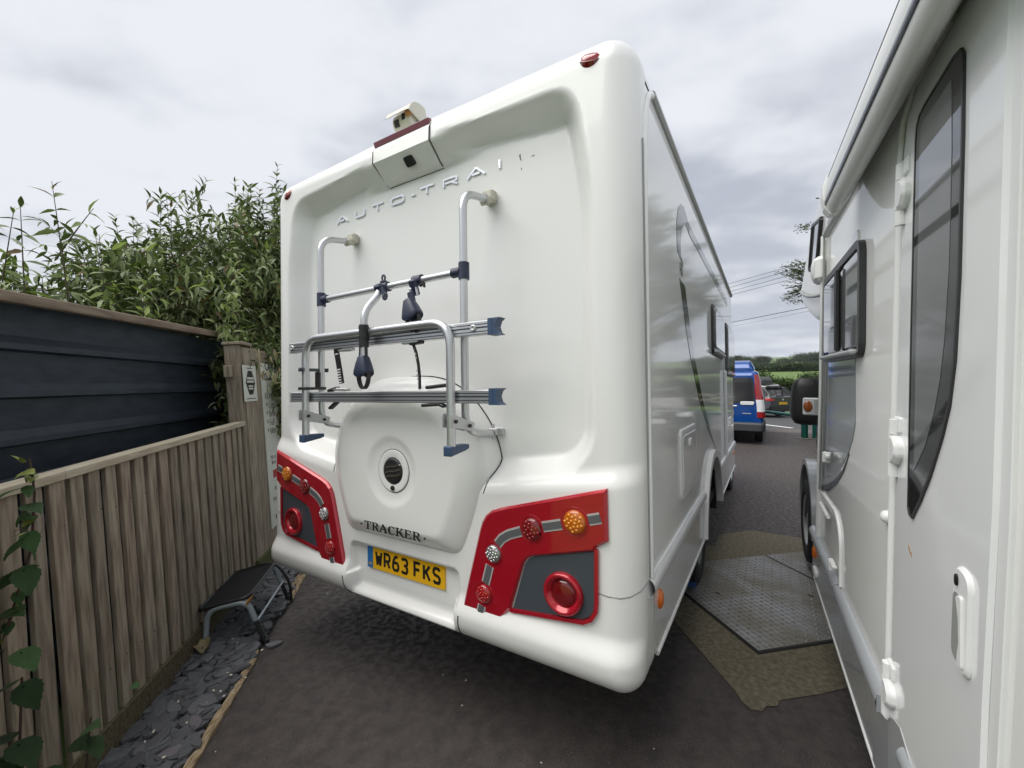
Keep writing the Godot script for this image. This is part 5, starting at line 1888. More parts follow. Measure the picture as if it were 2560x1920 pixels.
func slates() -> void:
	rng.seed = 99
	var bed := get_node("slate_bed")
	var shapes := []
	for i in 10:
		var b := MB.new()
		var n := rng.randi_range(6, 8)
		var p := PackedVector2Array()
		var el := rng.randf_range(0.45, 0.8)
		for j in n:
			var a := TAU * (j + rng.randf_range(-0.28, 0.28)) / n
			var r := rng.randf_range(0.78, 1.1)
			p.append(Vector2(cos(a) * r * 0.5, sin(a) * r * el * 0.5))
		b.prism(p, -0.07, 0.07, Transform3D(Basis(V(1, 0, 0), V(0, 0, -1), V(0, 1, 0)), V(0, 0, 0)), 0.03)
		shapes.append(b.mesh())
	var all := []
	for i in 1500:
		var d := 1.15 + 3.7 * pow(rng.randf(), 1.15)
		var left := -1.683 - 0.25 * (d - 1.703) + 0.02
		var right := -1.303 - 0.228 * (d - 1.687) - 0.03
		var x := lerpf(left, right, rng.randf())
		var sz := rng.randf_range(0.04, 0.125)
		var layer := rng.randf()
		var bs := Basis(V(0, 1, 0), rng.randf() * TAU).rotated(V(1, 0, 0), rng.randf_range(-0.28, 0.28)).rotated(V(0, 0, 1), rng.randf_range(-0.28, 0.28))
		var tf := Transform3D(bs.scaled(V(sz, sz, sz)), G(x, d, 0.010 + layer * 0.026))
		all.append([d - layer * 0.6 - sz * 6, tf, rng.randi() % 10, rng.randi() % 16])
	all.sort_custom(func(p, q): return p[0] < q[0])
	var heap := {}
	for i in all.size():
		var q: Array = all[i]
		var mi: int = [0, 0, 0, 0, 0, 1, 1, 1, 1, 2, 2, 2, 2, 2, 0, 3][q[3]]
		if i < 300:
			var o := MeshInstance3D.new()
			o.mesh = shapes[q[2]]
			o.material_override = M["slate_%d" % mi]
			o.transform = q[1]
			o.name = numbered(bed, "slate")
			bed.add_child(o, true)
		else:
			var key := "%d_%d" % [q[2] % 5, mi % 3]
			if not heap.has(key):
				heap[key] = []
			heap[key].append(q[1])
	for key in heap:
		var mm := MultiMesh.new()
		mm.transform_format = MultiMesh.TRANSFORM_3D
		mm.mesh = shapes[int(key.split("_")[0])]
		mm.instance_count = heap[key].size()
		for i in heap[key].size():
			mm.set_instance_transform(i, heap[key][i])
		var o := MultiMeshInstance3D.new()
		o.multimesh = mm
		o.material_override = M["slate_" + key.split("_")[1]]
		o.name = numbered(bed, "slate_chips")
		stuff(o)
		bed.add_child(o, true)
	# pale flecks: fallen petals and chips, too small to tell apart
	var b := MB.new()
	for i in 46:
		var d := rng.randf_range(1.4, 3.9)
		var x := lerpf(-1.66 - 0.25 * (d - 1.7), -1.25 - 0.22 * (d - 1.7), rng.randf())
		b.box(G(x, d, 0.044), V(rng.randf_range(0.006, 0.016), 0.002, rng.randf_range(0.004, 0.010)), Basis(V(0, 1, 0), rng.randf() * 6).rotated(V(1, 0, 0), rng.randf_range(-0.5, 0.5)), 0.0)
	for i in 26:
		var d := rng.randf_range(1.6, 6.0)
		var x := rng.randf_range(-1.3 - 0.22 * (d - 1.7), 1.0)
		b.box(G(x, d, 0.004), V(rng.randf_range(0.004, 0.010), 0.002, rng.randf_range(0.003, 0.006)), Basis(V(0, 1, 0), rng.randf() * 6), 0.0)
	var fl := put(b, "fallen_petals", M.petal)
	stuff(fl)
	tag(fl, "pale petals and chips scattered over slates and tarmac", "petals")
	var lone := MeshInstance3D.new()
	lone.mesh = shapes[3]
	lone.material_override = M.slate_1
	lone.transform = Transform3D(Basis(V(0, 1, 0), 0.6).scaled(V(0.10, 0.10, 0.10)), G(-1.42, 2.47, 0.012))
	lone.name = "loose_slate"
	tag(lone, "single grey slate lying loose on the tarmac by the step", "slate")
	add_child(lone, true)

func step_stool() -> void:
	var o := thing("step_stool", "grey tubular step with black ribbed tread, standing on the slates by the fence", "step stool")
	var nb := G(-1.795, 2.43)
	var nf := G(-1.469, 2.483)
	var fb := G(-1.905, 2.905)
	var ff := G(-1.584, 2.96)
	for q in [[nb, nf], [fb, ff]]:
		var a: Vector3 = q[0]
		var c: Vector3 = q[1]
		var m := a.lerp(c, 0.68)
		var b := MB.new()
		var foot := c.lerp(m + V(0, 0.272, 0), 0.56)
		var line := bend(PackedVector3Array([a, a.lerp(c, 0.03) + V(0, 0.238, 0), m + V(0, 0.272, 0), foot]), 0.075, 8)
		b.tube(line, 0.0150, 12)
		put(b, "leg_frame", M.step_grey, o)
		b = MB.new()
		b.tube(PackedVector3Array([foot.lerp(c, -0.05), c]), 0.0125, 10)
		put(b, "leg", M.black_plastic, o)
		b = MB.new()
		b.tube(PackedVector3Array([c + V(0, 0.0, 0), c + V(0, 0.035, 0)]), 0.0165, 10)
		put(b, "rubber_foot", M.rubber, o)
	var b := MB.new()
	var up0 := nb.lerp(nf, 0.66) + V(0, 0.268, 0)
	var up1 := fb.lerp(ff, 0.66) + V(0, 0.268, 0)
	b.tube(PackedVector3Array([up0, up1]), 0.0125, 10)
	put(b, "front_rail", M.step_grey, o)
	b = MB.new()
	b.tube(PackedVector3Array([nb.lerp(nf, 0.86) + V(0, 0.155, 0), fb.lerp(ff, 0.86) + V(0, 0.155, 0)]), 0.0075, 8)
	put(b, "stretcher", M.step_grey, o)
	# tread: back edge lower, ribbed mat with a rolled black rim
	var t0 := nb.lerp(nf, -0.12) + V(0, 0.238, 0) - (fb - nb).normalized() * 0.005
	var t1 := fb.lerp(ff, -0.12) + V(0, 0.238, 0) + (fb - nb).normalized() * 0.01
	var e0 := nb.lerp(nf, 0.70) + V(0, 0.294, 0)
	var e1 := fb.lerp(ff, 0.70) + V(0, 0.294, 0)
	b = MB.new()
	var n := 22
	for i in n:
		var f0 := float(i) / n
		var f1 := (i + 0.55) / n
		var f2 := (i + 1.0) / n
		for k in 2:
			var fa: float = f0 if k == 0 else f1
			var fc: float = f1 if k == 0 else f2
			var hh := 0.004 if k == 0 else 0.0
			b.quad_out(t0.lerp(e0, fa) + V(0, hh, 0), t1.lerp(e1, fa) + V(0, hh, 0), t1.lerp(e1, fc) + V(0, hh, 0), t0.lerp(e0, fc) + V(0, hh, 0), V(0, 1, 0))
			b.quad_out(t0.lerp(e0, fa), t1.lerp(e1, fa), t1.lerp(e1, fa) + V(0, 0.004, 0), t0.lerp(e0, fa) + V(0, 0.004, 0), V(-1, 0, 0))
	b.quad_out(t0 - V(0, 0.012, 0), t1 - V(0, 0.012, 0), e1 - V(0, 0.012, 0), e0 - V(0, 0.012, 0), V(0, -1, 0))
	put(b, "tread", M.step_mat, o)
	b = MB.new()
	var rim := bend(PackedVector3Array([t0.lerp(t1, 0.4), t0, e0, e0.lerp(e1, 0.5), e1, t1, t0.lerp(t1, 0.6)]), 0.05, 6)
	b.tube(rim, 0.010, 8)
	put(b, "tread_rim", M.black_plastic, o)
	b = MB.new()
	b.tube(bend(PackedVector3Array([t1, e1 + V(0, 0.012, 0), ff + V(0.005, 0.16, 0.01), ff + V(0.012, 0.02, 0)]), 0.09, 8), 0.009, 8)
	put(b, "rear_hoop", M.black_plastic, o)
	b = MB.new()
	b.box(e0.lerp(e1, 0.02) + V(0.004, -0.022, 0.0), V(0.006, 0.026, 0.10), Basis(V(0, 1, 0), 0.22), 0.002)
	put(b, "rusty_edge", M.rust_stain, o)
	# curled dead leaf at its back foot
	b = MB.new()
	var rows := []
	for i in 11:
		var f := i / 10.0
		var w := 0.052 * sin(PI * pow(f, 0.75)) + 0.003
		var row := PackedVector3Array()
		for j in 7:
			var g := j / 6.0 * 2.0 - 1.0
			row.append(V((f - 0.5) * 0.15, 0.012 + g * g * w * 0.9 + 0.03 * (f - 0.5) * (f - 0.5) * 4.0 + 0.004 * sin(f * 14 + g * 4), g * w * 0.8))
		rows.append(row)
	b.grid(rows, false, true)
	var lf := put(b, "dead_leaf", M.dead_leaf)
	lf.transform = Transform3D(Basis(V(0, 1, 0), -0.9).rotated(V(1, 0, 0), 0.12).scaled(V(0.9, 0.9, 0.9)), G(-1.765, 2.37, 0.030))
	tag(lf, "large curled dry leaf at the back foot of the step", "leaf")

# ------------------------------------------------------------------ plants
func leaf_mesh(wid: float, curl: float) -> ArrayMesh:      # a pointed leaf of unit length along +y
	var b := MB.new()
	var rows := []
	for q in [[0.0, 0.03], [0.18, 0.62], [0.42, 1.0], [0.70, 0.66], [1.0, 0.02]]:
		var y: float = q[0]
		var z := -curl * y * y
		var w: float = q[1] * wid * 0.5
		rows.append(PackedVector3Array([V(-w, y, z + w * 0.35), V(0, y, z), V(w, y, z + w * 0.35)]))
	b.grid(rows)
	return b.mesh()

func heart_leaf() -> ArrayMesh:      # broad toothed leaf, unit length, stalk at the origin
	var b := MB.new()
	var n := 13
	var l := []
	var r := []
	var mid := []
	for i in n:
		var f := float(i) / (n - 1)
		var w := 0.44 * pow(sin(PI * pow(f, 0.62)), 0.85) * (1.0 - 0.25 * f) + 0.004
		var tooth := 0.03 if i % 2 == 1 else -0.012
		var y := f - 0.06 * (1.0 - f) * (1.0 if i < 2 else 0.0)
		var z := -0.35 * f * f
		var back := 0.10 * (1.0 - f)
		mid.append(V(0, f, z - 0.02))
		l.append(V(-(w + tooth), y - back, z + 0.06 - 0.25 * w * w))
		r.append(V(w + tooth, y - back, z + 0.06 - 0.25 * w * w))
	var rows := []
	for i in n:
		rows.append(PackedVector3Array([l[i], l[i].lerp(mid[i], 0.5) + V(0, 0, 0.018 if i % 2 else 0.004), mid[i], r[i].lerp(mid[i], 0.5) + V(0, 0, 0.018 if i % 2 else 0.004), r[i]]))
	b.grid(rows)
	return b.mesh()

func leaf_tf(p: Vector3, dir: Vector3, len: float, roll: float) -> Transform3D:
	var y := dir.normalized()
	var x := y.cross(V(0, 1, 0))
	if x.length() < 0.05:
		x = V(1, 0, 0)
	x = x.normalized()
	var z := x.cross(y).normalized()
	var bs := Basis(x, y, z)
	bs = Basis(y, roll) * bs
	return Transform3D(bs.scaled_local(V(len, len, len)), p)

# an arching cane with pairs of leaves; adds to leaves and to the stem mesh
func cane(b: MB, leaves: Array, p0: Vector3, p1: Vector3, droop: float, from_t: float, gap: float, len: float, r := 0.006) -> void:
	var mid := p0.lerp(p1, 0.55) + V(0, (p1 - p0).length() * 0.10 * droop, 0)
	var pts := PackedVector3Array()
	var n := 9
	for i in n + 1:
		var t := float(i) / n
		pts.append(p0.lerp(mid, t).lerp(mid.lerp(p1, t), t))
	b.tube(pts, r, 5, r * 0.25, false)
	var total := (p1 - p0).length()
	var t := from_t
	var k := rng.randf() * 6.0
	while t <= 1.0:
		var i := clampi(int(t * n), 0, n - 1)
		var q := pts[i].lerp(pts[i + 1], t * n - i)
		var ax := (pts[i + 1] - pts[i]).normalized()
		var side := ax.cross(V(cos(k), 0.3, sin(k))).normalized()
		var tip := sstep(0.80, 1.0, t)
		for s in [-1.0, 1.0]:
			var d: Vector3 = (side * s * lerpf(0.95, 0.45, tip) + ax * lerpf(0.45, 0.95, tip) + V(0, lerpf(-0.42, 0.10, tip), 0) + V(rng.randf_range(-0.3, 0.3), rng.randf_range(-0.3, 0.3), rng.randf_range(-0.3, 0.3)))
			leaves.append(leaf_tf(q, d, len * rng.randf_range(0.7, 1.25) * lerpf(1.0, 0.7, tip), rng.randf_range(-0.9, 0.9)))
		k += 1.9
		t += gap / total * rng.randf_range(0.7, 1.3)

func leaf_col() -> Color:
	var f := rng.randf()
	var c := Color(0.135, 0.178, 0.052)
	if f < 0.25:
		c = Color(0.20, 0.25, 0.095)
	elif f < 0.37:
		c = Color(0.30, 0.335, 0.205)
	elif f < 0.40:
		c = Color(0.20, 0.14, 0.06)
	elif f < 0.62:
		c = Color(0.085, 0.118, 0.036)
	var k := rng.randf_range(0.8, 1.2)
	return Color(c.r * k, c.g * k, c.b * k)

func leaf_heap(parent: Node3D, called: String, leaves: Array, m: Mesh, material: Material, col: Callable) -> void:
	var mm := MultiMesh.new()
	mm.transform_format = MultiMesh.TRANSFORM_3D
	mm.use_colors = true
	mm.mesh = m
	mm.instance_count = leaves.size()
	for i in leaves.size():
		mm.set_instance_transform(i, leaves[i])
		mm.set_instance_color(i, col.call())
	var o := MultiMeshInstance3D.new()
	o.multimesh = mm
	o.material_override = material
	o.name = numbered(parent, called)
	stuff(o)
	parent.add_child(o, true)

func shrubs() -> void:
	var lm := leaf_mesh(0.30, 0.42)
	# root x, d; spread along the wall; height; number of canes; label
	var list := [
		[-2.95, 2.30, 0.60, 2.34, 60, "sparse leafy shrub above the near end of the steel wall, thin shoots against the sky"],
		[-2.95, 2.85, 0.60, 2.50, 64, "low leafy shrub with one tall forked shoot, above the middle of the steel wall"],
		[-2.95, 3.35, 0.52, 2.72, 84, "dense leafy shrub rising in steps above the fascia board"],
		[-2.85, 4.00, 0.45, 3.25, 92, "tall rounded shrub, widest crown behind the steel wall"],
		[-2.55, 4.65, 0.42, 3.75, 90, "tallest shrub, its top shoot beside the rear lamp of the motorhome"],
		[-2.33, 3.92, 0.22, 2.05, 46, "bushy shrub filling the corner between the steel wall and the tall fence"],
	]
	var si := 0
	for q in list:
		rng.seed = 200 + si
		var o := thing("leafy_shrub", q[5], "shrub", Transform3D.IDENTITY, "shrubs behind the steel wall")
		var b := MB.new()
		var leaves := []
		for i in q[4]:
			var x: float = q[0] + rng.randf_range(-0.65, 0.25) * (1.0 if si < 5 else 0.35)
			var d: float = q[1] + rng.randf_range(-q[2], q[2]) * 0.5
			var p0 := G(x, d, 0.05 if rng.randf() < 0.5 else 0.9)
			var big := rng.randf()
			var h: float = q[3] * (0.62 + 0.38 * pow(big, 0.8))
			if si < 2 and i > 5:
				h *= 0.94
			var out := rng.randf_range(-1.0, 1.0)
			var p1 := G(x + rng.randf_range(-0.30, 0.30), d + out * q[2] * 0.75, h)
			cane(b, leaves, p0, p1, rng.randf_range(-0.3, 0.6), 0.50, 0.060, 0.104)
			# side twigs
			for k in 6:
				var t := rng.randf_range(0.5, 0.97)
				var m := p0.lerp(p1, t)
				var e := m + V(rng.randf_range(-0.34, 0.34), rng.randf_range(-0.05, 0.26), rng.randf_range(-0.34, 0.34))
				if e.y > h * 1.02:
					e.y = h
				cane(b, leaves, m, e, 0.3, 0.15, 0.055, 0.098, 0.003)
		if si == 4:
			for z in [[-2.62, 4.45, 3.95], [-2.45, 4.75, 3.80], [-2.75, 4.2, 3.62]]:
				cane(b, leaves, G(z[0], z[1], 2.2), G(z[0] + 0.05, z[1] + 0.1, z[2]), 0.0, 0.2, 0.06, 0.105)
		if si == 1:
			cane(b, leaves, G(-2.75, 2.62, 1.7), G(-2.86, 2.58, 2.82), 0.4, 0.35, 0.075, 0.11)
			cane(b, leaves, G(-2.85, 2.60, 2.35), G(-2.62, 2.6, 2.66), 0.4, 0.3, 0.07, 0.10)
		if si == 0:
			for z in [[-2.90, 2.28, 2.66], [-2.80, 2.40, 2.60], [-2.95, 2.35, 2.56]]:
				cane(b, leaves, G(z[0], z[1], 1.7), G(z[0] + rng.randf_range(-0.1, 0.2), z[1], z[2]), 0.3, 0.4, 0.08, 0.105)
		if si == 5:
			# sprays that hang over the fence and the sign
			for i in 18:
				var d := rng.randf_range(3.30, 3.55)
				var p0 := G(-1.62 - 0.21 * d + rng.randf_range(-0.1, 0.05), d, rng.randf_range(1.75, 2.15))
				var p1 := p0 + V(rng.randf_range(0.05, 0.30), rng.randf_range(-0.28, 0.12), rng.randf_range(-0.12, 0.12))
				cane(b, leaves, p0, p1, 0.8, 0.2, 0.045, 0.085, 0.004)
			for i in 16:
				var d := rng.randf_range(3.50, 3.74)
				var p0 := G(-1.70 - 0.21 * d, d, rng.randf_range(0.9, 1.75))
				cane(b, leaves, p0, p0 + V(rng.randf_range(0.02, 0.16), rng.randf_range(-0.18, 0.05), rng.randf_range(0.10, 0.42)), 0.6, 0.2, 0.06, 0.09, 0.004)
		put(b, "stem", M.stem, o)
		# the leaves that show largest are single parts
		var eye := V(0, 1.56, 0)
		leaves.sort_custom(func(a, c): return a.origin.distance_to(eye) * (1.25 if a.origin.y < 1.95 else 1.0) < c.origin.distance_to(eye) * (1.25 if c.origin.y < 1.95 else 1.0))
		var single := 60
		for i in mini(single, leaves.size()):
			var e := MeshInstance3D.new()
			e.mesh = lm
			e.material_override = M["leaf_%d" % ([0, 0, 1, 1, 2, 3][rng.randi() % 6])]
			e.transform = leaves[i]
			e.name = numbered(o, "leaf")
			o.add_child(e, true)
		leaf_heap(o, "foliage", leaves.slice(single), lm, M.leaf_mass, leaf_col)
		si += 1
	# dry twig with pale withered leaves over the sign
	var o := thing("withered_spray", "pale withered spray of leaves drooping over the small sign", "branch")
	var b := MB.new()
	b.tube(P3([-2.00, 1.84, -3.28, -1.97, 1.74, -3.24, -1.99, 1.64, -3.26, -1.96, 1.58, -3.32, -1.92, 1.57, -3.46]), 0.004, 5)
	put(b, "twig", M.dead_leaf, o)
	rng.seed = 5
	for i in 16:
		var e := MeshInstance3D.new()
		e.mesh = lm
		e.material_override = M.leaf_3 if i % 2 else M.dead_leaf
		e.transform = leaf_tf(G(-1.96 + rng.randf_range(-0.04, 0.04), 3.36 + rng.randf_range(-0.06, 0.22), rng.randf_range(1.55, 1.86)), V(rng.randf_range(-0.3, 0.3), -1.0, rng.randf_range(-0.4, 0.4)), rng.randf_range(0.05, 0.10), rng.randf_range(-1, 1))
		e.name = numbered(o, "leaf")
		o.add_child(e, true)
	# small weeds at the foot of the tall fence
	o = thing("weed", "small yellowish weeds at the foot of the tall fence behind the step", "weed")
	b = MB.new()
	var hl := heart_leaf()
	for i in 13:
		var d := rng.randf_range(3.05, 3.75)
		var p := G(-1.30 - 0.23 * d + rng.randf_range(-0.06, 0.03), d, rng.randf_range(0.06, 0.36))
		b.tube(PackedVector3Array([V(p.x - 0.02, 0.02, p.z), p]), 0.0025, 4)
		var e := MeshInstance3D.new()
		e.mesh = hl
		e.material_override = M.weed_leaf if i % 3 else M.leaf_2
		e.transform = leaf_tf(p, V(rng.randf_range(-0.6, 0.9), rng.randf_range(-0.5, 0.5), rng.randf_range(-0.2, 0.9)), rng.randf_range(0.06, 0.10), rng.randf_range(-0.6, 0.6))
		e.name = numbered(o, "leaf")
		o.add_child(e, true)
	put(b, "stem", M.stem, o)

func nettles() -> void:
	var hl := heart_leaf()
	rng.seed = 77
	var o := thing("nettle", "tall nettle with toothed leaves rising past the cap rail at the left edge", "plant")
	var b := MB.new()
	var stem := P3([-1.80, 0.0, -1.28, -1.74, 0.45, -1.34, -1.655, 0.75, -1.36, -1.585, 1.02, -1.37, -1.575, 1.20, -1.37, -1.592, 1.315, -1.37])
	b.tube(stem, 0.006, 7, 0.0025)
	put(b, "stem", M.stem_red, o)
	# position x, y; direction; length; material
	var ls := [[-1.595, 1.310, -0.25, 0.7, 0.045, 3], [-1.590, 1.306, 0.2, 0.9, 0.035, 3], [-1.588, 1.272, 1.0, 0.25, 0.075, 3], [-1.590, 1.270, -0.5, -0.3, 0.04, 3], [-1.578, 1.225, -1.0, -0.1, 0.105, 1], [-1.576, 1.225, 0.55, -0.6, 0.055, 1], [-1.573, 1.165, 1.0, 0.0, 0.10, 0], [-1.575, 1.150, -0.8, -0.9, 0.085, 0], [-1.570, 1.095, -0.55, 0.05, 0.05, 3], [-1.572, 1.07, 0.6, -0.85, 0.095, 1], [-1.580, 1.055, -0.75, -0.55, 0.11, 0], [-1.585, 0.955, 0.75, -0.9, 0.125, 0], [-1.60, 0.945, -0.9, -0.5, 0.13, 2], [-1.63, 0.825, 0.95, 0.15, 0.10, 1], [-1.62, 0.81, 0.6, 0.7, 0.085, 3], [-1.64, 0.80, -0.8, 0.1, 0.09, 1]]
	for q in ls:
		var e := MeshInstance3D.new()
		e.mesh = hl
		e.material_override = M.weed_leaf if q[5] == 3 else M["nettle_%d" % q[5]]
		e.transform = leaf_tf(G(q[0], 1.37 - 0.02, q[1]), V(q[2], q[3], 0.35), q[4] * 0.66, rng.randf_range(-0.5, 0.5))
		e.name = numbered(o, "leaf")
		o.add_child(e, true)
	for i in 22:
		var f := rng.randf_range(0.35, 0.97) * 5.0
		var k := mini(int(f), 4)
		var e := MeshInstance3D.new()
		e.mesh = hl
		e.material_override = [M.nettle_0, M.nettle_1, M.weed_leaf][rng.randi() % 3]
		e.transform = leaf_tf(stem[k].lerp(stem[k + 1], f - k), V(rng.randf_range(-1, 1), rng.randf_range(-0.7, 0.4), rng.randf_range(-0.2, 0.8)), rng.randf_range(0.022, 0.045), rng.randf_range(-0.8, 0.8))
		e.name = numbered(o, "leaf")
		o.add_child(e, true)
	o = thing("nettle", "low spreading nettle with large dark leaves in the bottom left corner", "plant")
	b = MB.new()
	b.tube(P3([-1.62, 0.0, -1.32, -1.58, 0.3, -1.33, -1.57, 0.62, -1.33]), 0.005, 6, 0.003)
	b.tube(P3([-1.50, 0.0, -1.42, -1.47, 0.2, -1.43, -1.44, 0.42, -1.42]), 0.004, 6, 0.002)
	put(b, "stem", M.stem_red, o)
	ls = [[-1.535, 0.72, 0.95, -0.25, 0.125, 1, 1.31], [-1.56, 0.62, -0.8, -0.2, 0.11, 0, 1.31], [-1.55, 0.60, 0.85, -0.6, 0.13, 2, 1.33], [-1.57, 0.45, -0.7, 0.1, 0.14, 2, 1.31], [-1.53, 0.44, 0.9, -0.15, 0.15, 2, 1.30], [-1.56, 0.40, 0.2, -0.8, 0.16, 2, 1.29], [-1.46, 0.36, 0.9, 0.2, 0.10, 2, 1.40], [-1.43, 0.40, 0.75, 0.55, 0.10, 1, 1.41], [-1.42, 0.36, 0.9, -0.35, 0.11, 0, 1.41], [-1.52, 0.30, 0.9, 0.15, 0.12, 0, 1.36], [-1.50, 0.24, 0.6, -0.4, 0.10, 3, 1.34], [-1.36, 0.48, 0.8, 0.2, 0.05, 1, 1.50], [-1.60, 0.26, 0.2, 0.3, 0.12, 2, 1.28]]
	for q in ls:
		var e := MeshInstance3D.new()
		e.mesh = hl
		e.material_override = M.weed_leaf if q[5] == 3 else M["nettle_%d" % q[5]]
		e.transform = leaf_tf(G(q[0], q[6] - 0.01, q[1]), V(q[2], q[3], 0.35), q[4] * 0.66, rng.randf_range(-0.5, 0.5))
		e.name = numbered(o, "leaf")
		o.add_child(e, true)

func spray_mesh(n: int, sd: int) -> ArrayMesh:      # a clump of leaf-sized faces about one unit wide
	rng.seed = sd
	var b := MB.new()
	for i in n:
		var p := V(rng.randf_range(-0.5, 0.5), rng.randf_range(-0.35, 0.35), rng.randf_range(-0.5, 0.5))
		var d := V(rng.randf_range(-1, 1), rng.randf_range(-0.5, 0.6), rng.randf_range(-1, 1)).normalized()
		var s := d.cross(V(rng.randf_range(-0.5, 0.5), 1, rng.randf_range(-0.5, 0.5))).normalized()
		var l := rng.randf_range(0.14, 0.26)
		b.quad(p, p + d * l * 0.5 + s * l * 0.26, p + d * l, p + d * l * 0.5 - s * l * 0.26)
	return b.mesh()

func green(a: Color, c: Color) -> Callable:
	return func() -> Color: return a.lerp(c, rng.randf())

func far_tree(p: Vector3, h: float, w: float, label: String, a: Color, c: Color, sp: ArrayMesh, n: int, grp: String, sd: int) -> void:
	var o := thing("tree", label, "tree", Transform3D(Basis.IDENTITY, p), grp)
	rng.seed = sd
	var b := MB.new()
	b.tube(P3([0, 0, 0, 0.05 * w, h * 0.35, 0, 0, h * 0.75, 0]), h * 0.035, 6, h * 0.012)
	put(b, "trunk", M.bark, o)
	var ls := []
	var blobs := []
	for i in 7:
		blobs.append([V(rng.randf_range(-0.32, 0.32) * w, h * rng.randf_range(0.35, 0.78), rng.randf_range(-0.32, 0.32) * w), rng.randf_range(0.20, 0.33)])
	for i in n:
		var q: Array = blobs[i % 7]
		var d := V(rng.randf_range(-1, 1), rng.randf_range(-1, 1), rng.randf_range(-1, 1)).normalized()
		var r: float = pow(rng.randf(), 0.4)
		var e: Vector3 = q[0] + d * r * q[1] * V(w, h * 0.85, w)
		if e.y < h * 0.08:
			e.y = h * 0.08 + rng.randf() * 0.1 * h
		var s := w * rng.randf_range(0.16, 0.30)
		ls.append(Transform3D(Basis(V(0, 1, 0), rng.randf() * TAU).scaled(V(s, s, s)), e))
	leaf_heap(o, "crown", ls, sp, M.hedge_mass, green(a, c))

func hedge(called: String, label: String, a: Vector3, e: Vector3, h: float, w: float, n: int, size: float, c0: Color, c1: Color, sp: ArrayMesh, grp := "") -> void:
	var o := thing(called, label, "hedge", Transform3D.IDENTITY, grp)
	var b := MB.new()
	var d := (e - a)
	var bs := Basis(d.normalized(), V(0, 1, 0), d.normalized().cross(V(0, 1, 0)))
	b.box((a + e) * 0.5 + V(0, h * 0.42, 0), V(d.length(), h * 0.84, w * 0.6), bs, 0.2 * h)
	put(b, "inner_growth", M.hedge_core, o)
	var ls := []
	rng.seed = int(a.x * 10.0) + 900
	for i in n:
		var t := rng.randf()
		var y := h * pow(rng.randf(), 0.7) * (0.9 + 0.14 * sin(t * 41.0) + 0.06 * sin(t * 97.0))
		var s := size * rng.randf_range(0.7, 1.4)
		var p := a.lerp(e, t) + bs.z * rng.randf_range(-0.5, 0.5) * w + V(0, y, 0)
		ls.append(Transform3D(Basis(V(0, 1, 0), rng.randf() * TAU).scaled(V(s, s, s)), p))
	leaf_heap(o, "foliage", ls, sp, M.hedge_mass, green(c0, c1))

func at_q(x: float, d: float) -> Vector3:      # a point on the rising land
	var p := V(x, 0, -d)
	p.y = land_h(p.dot(V(0.545, 0, -0.838))) - 0.02
	return p

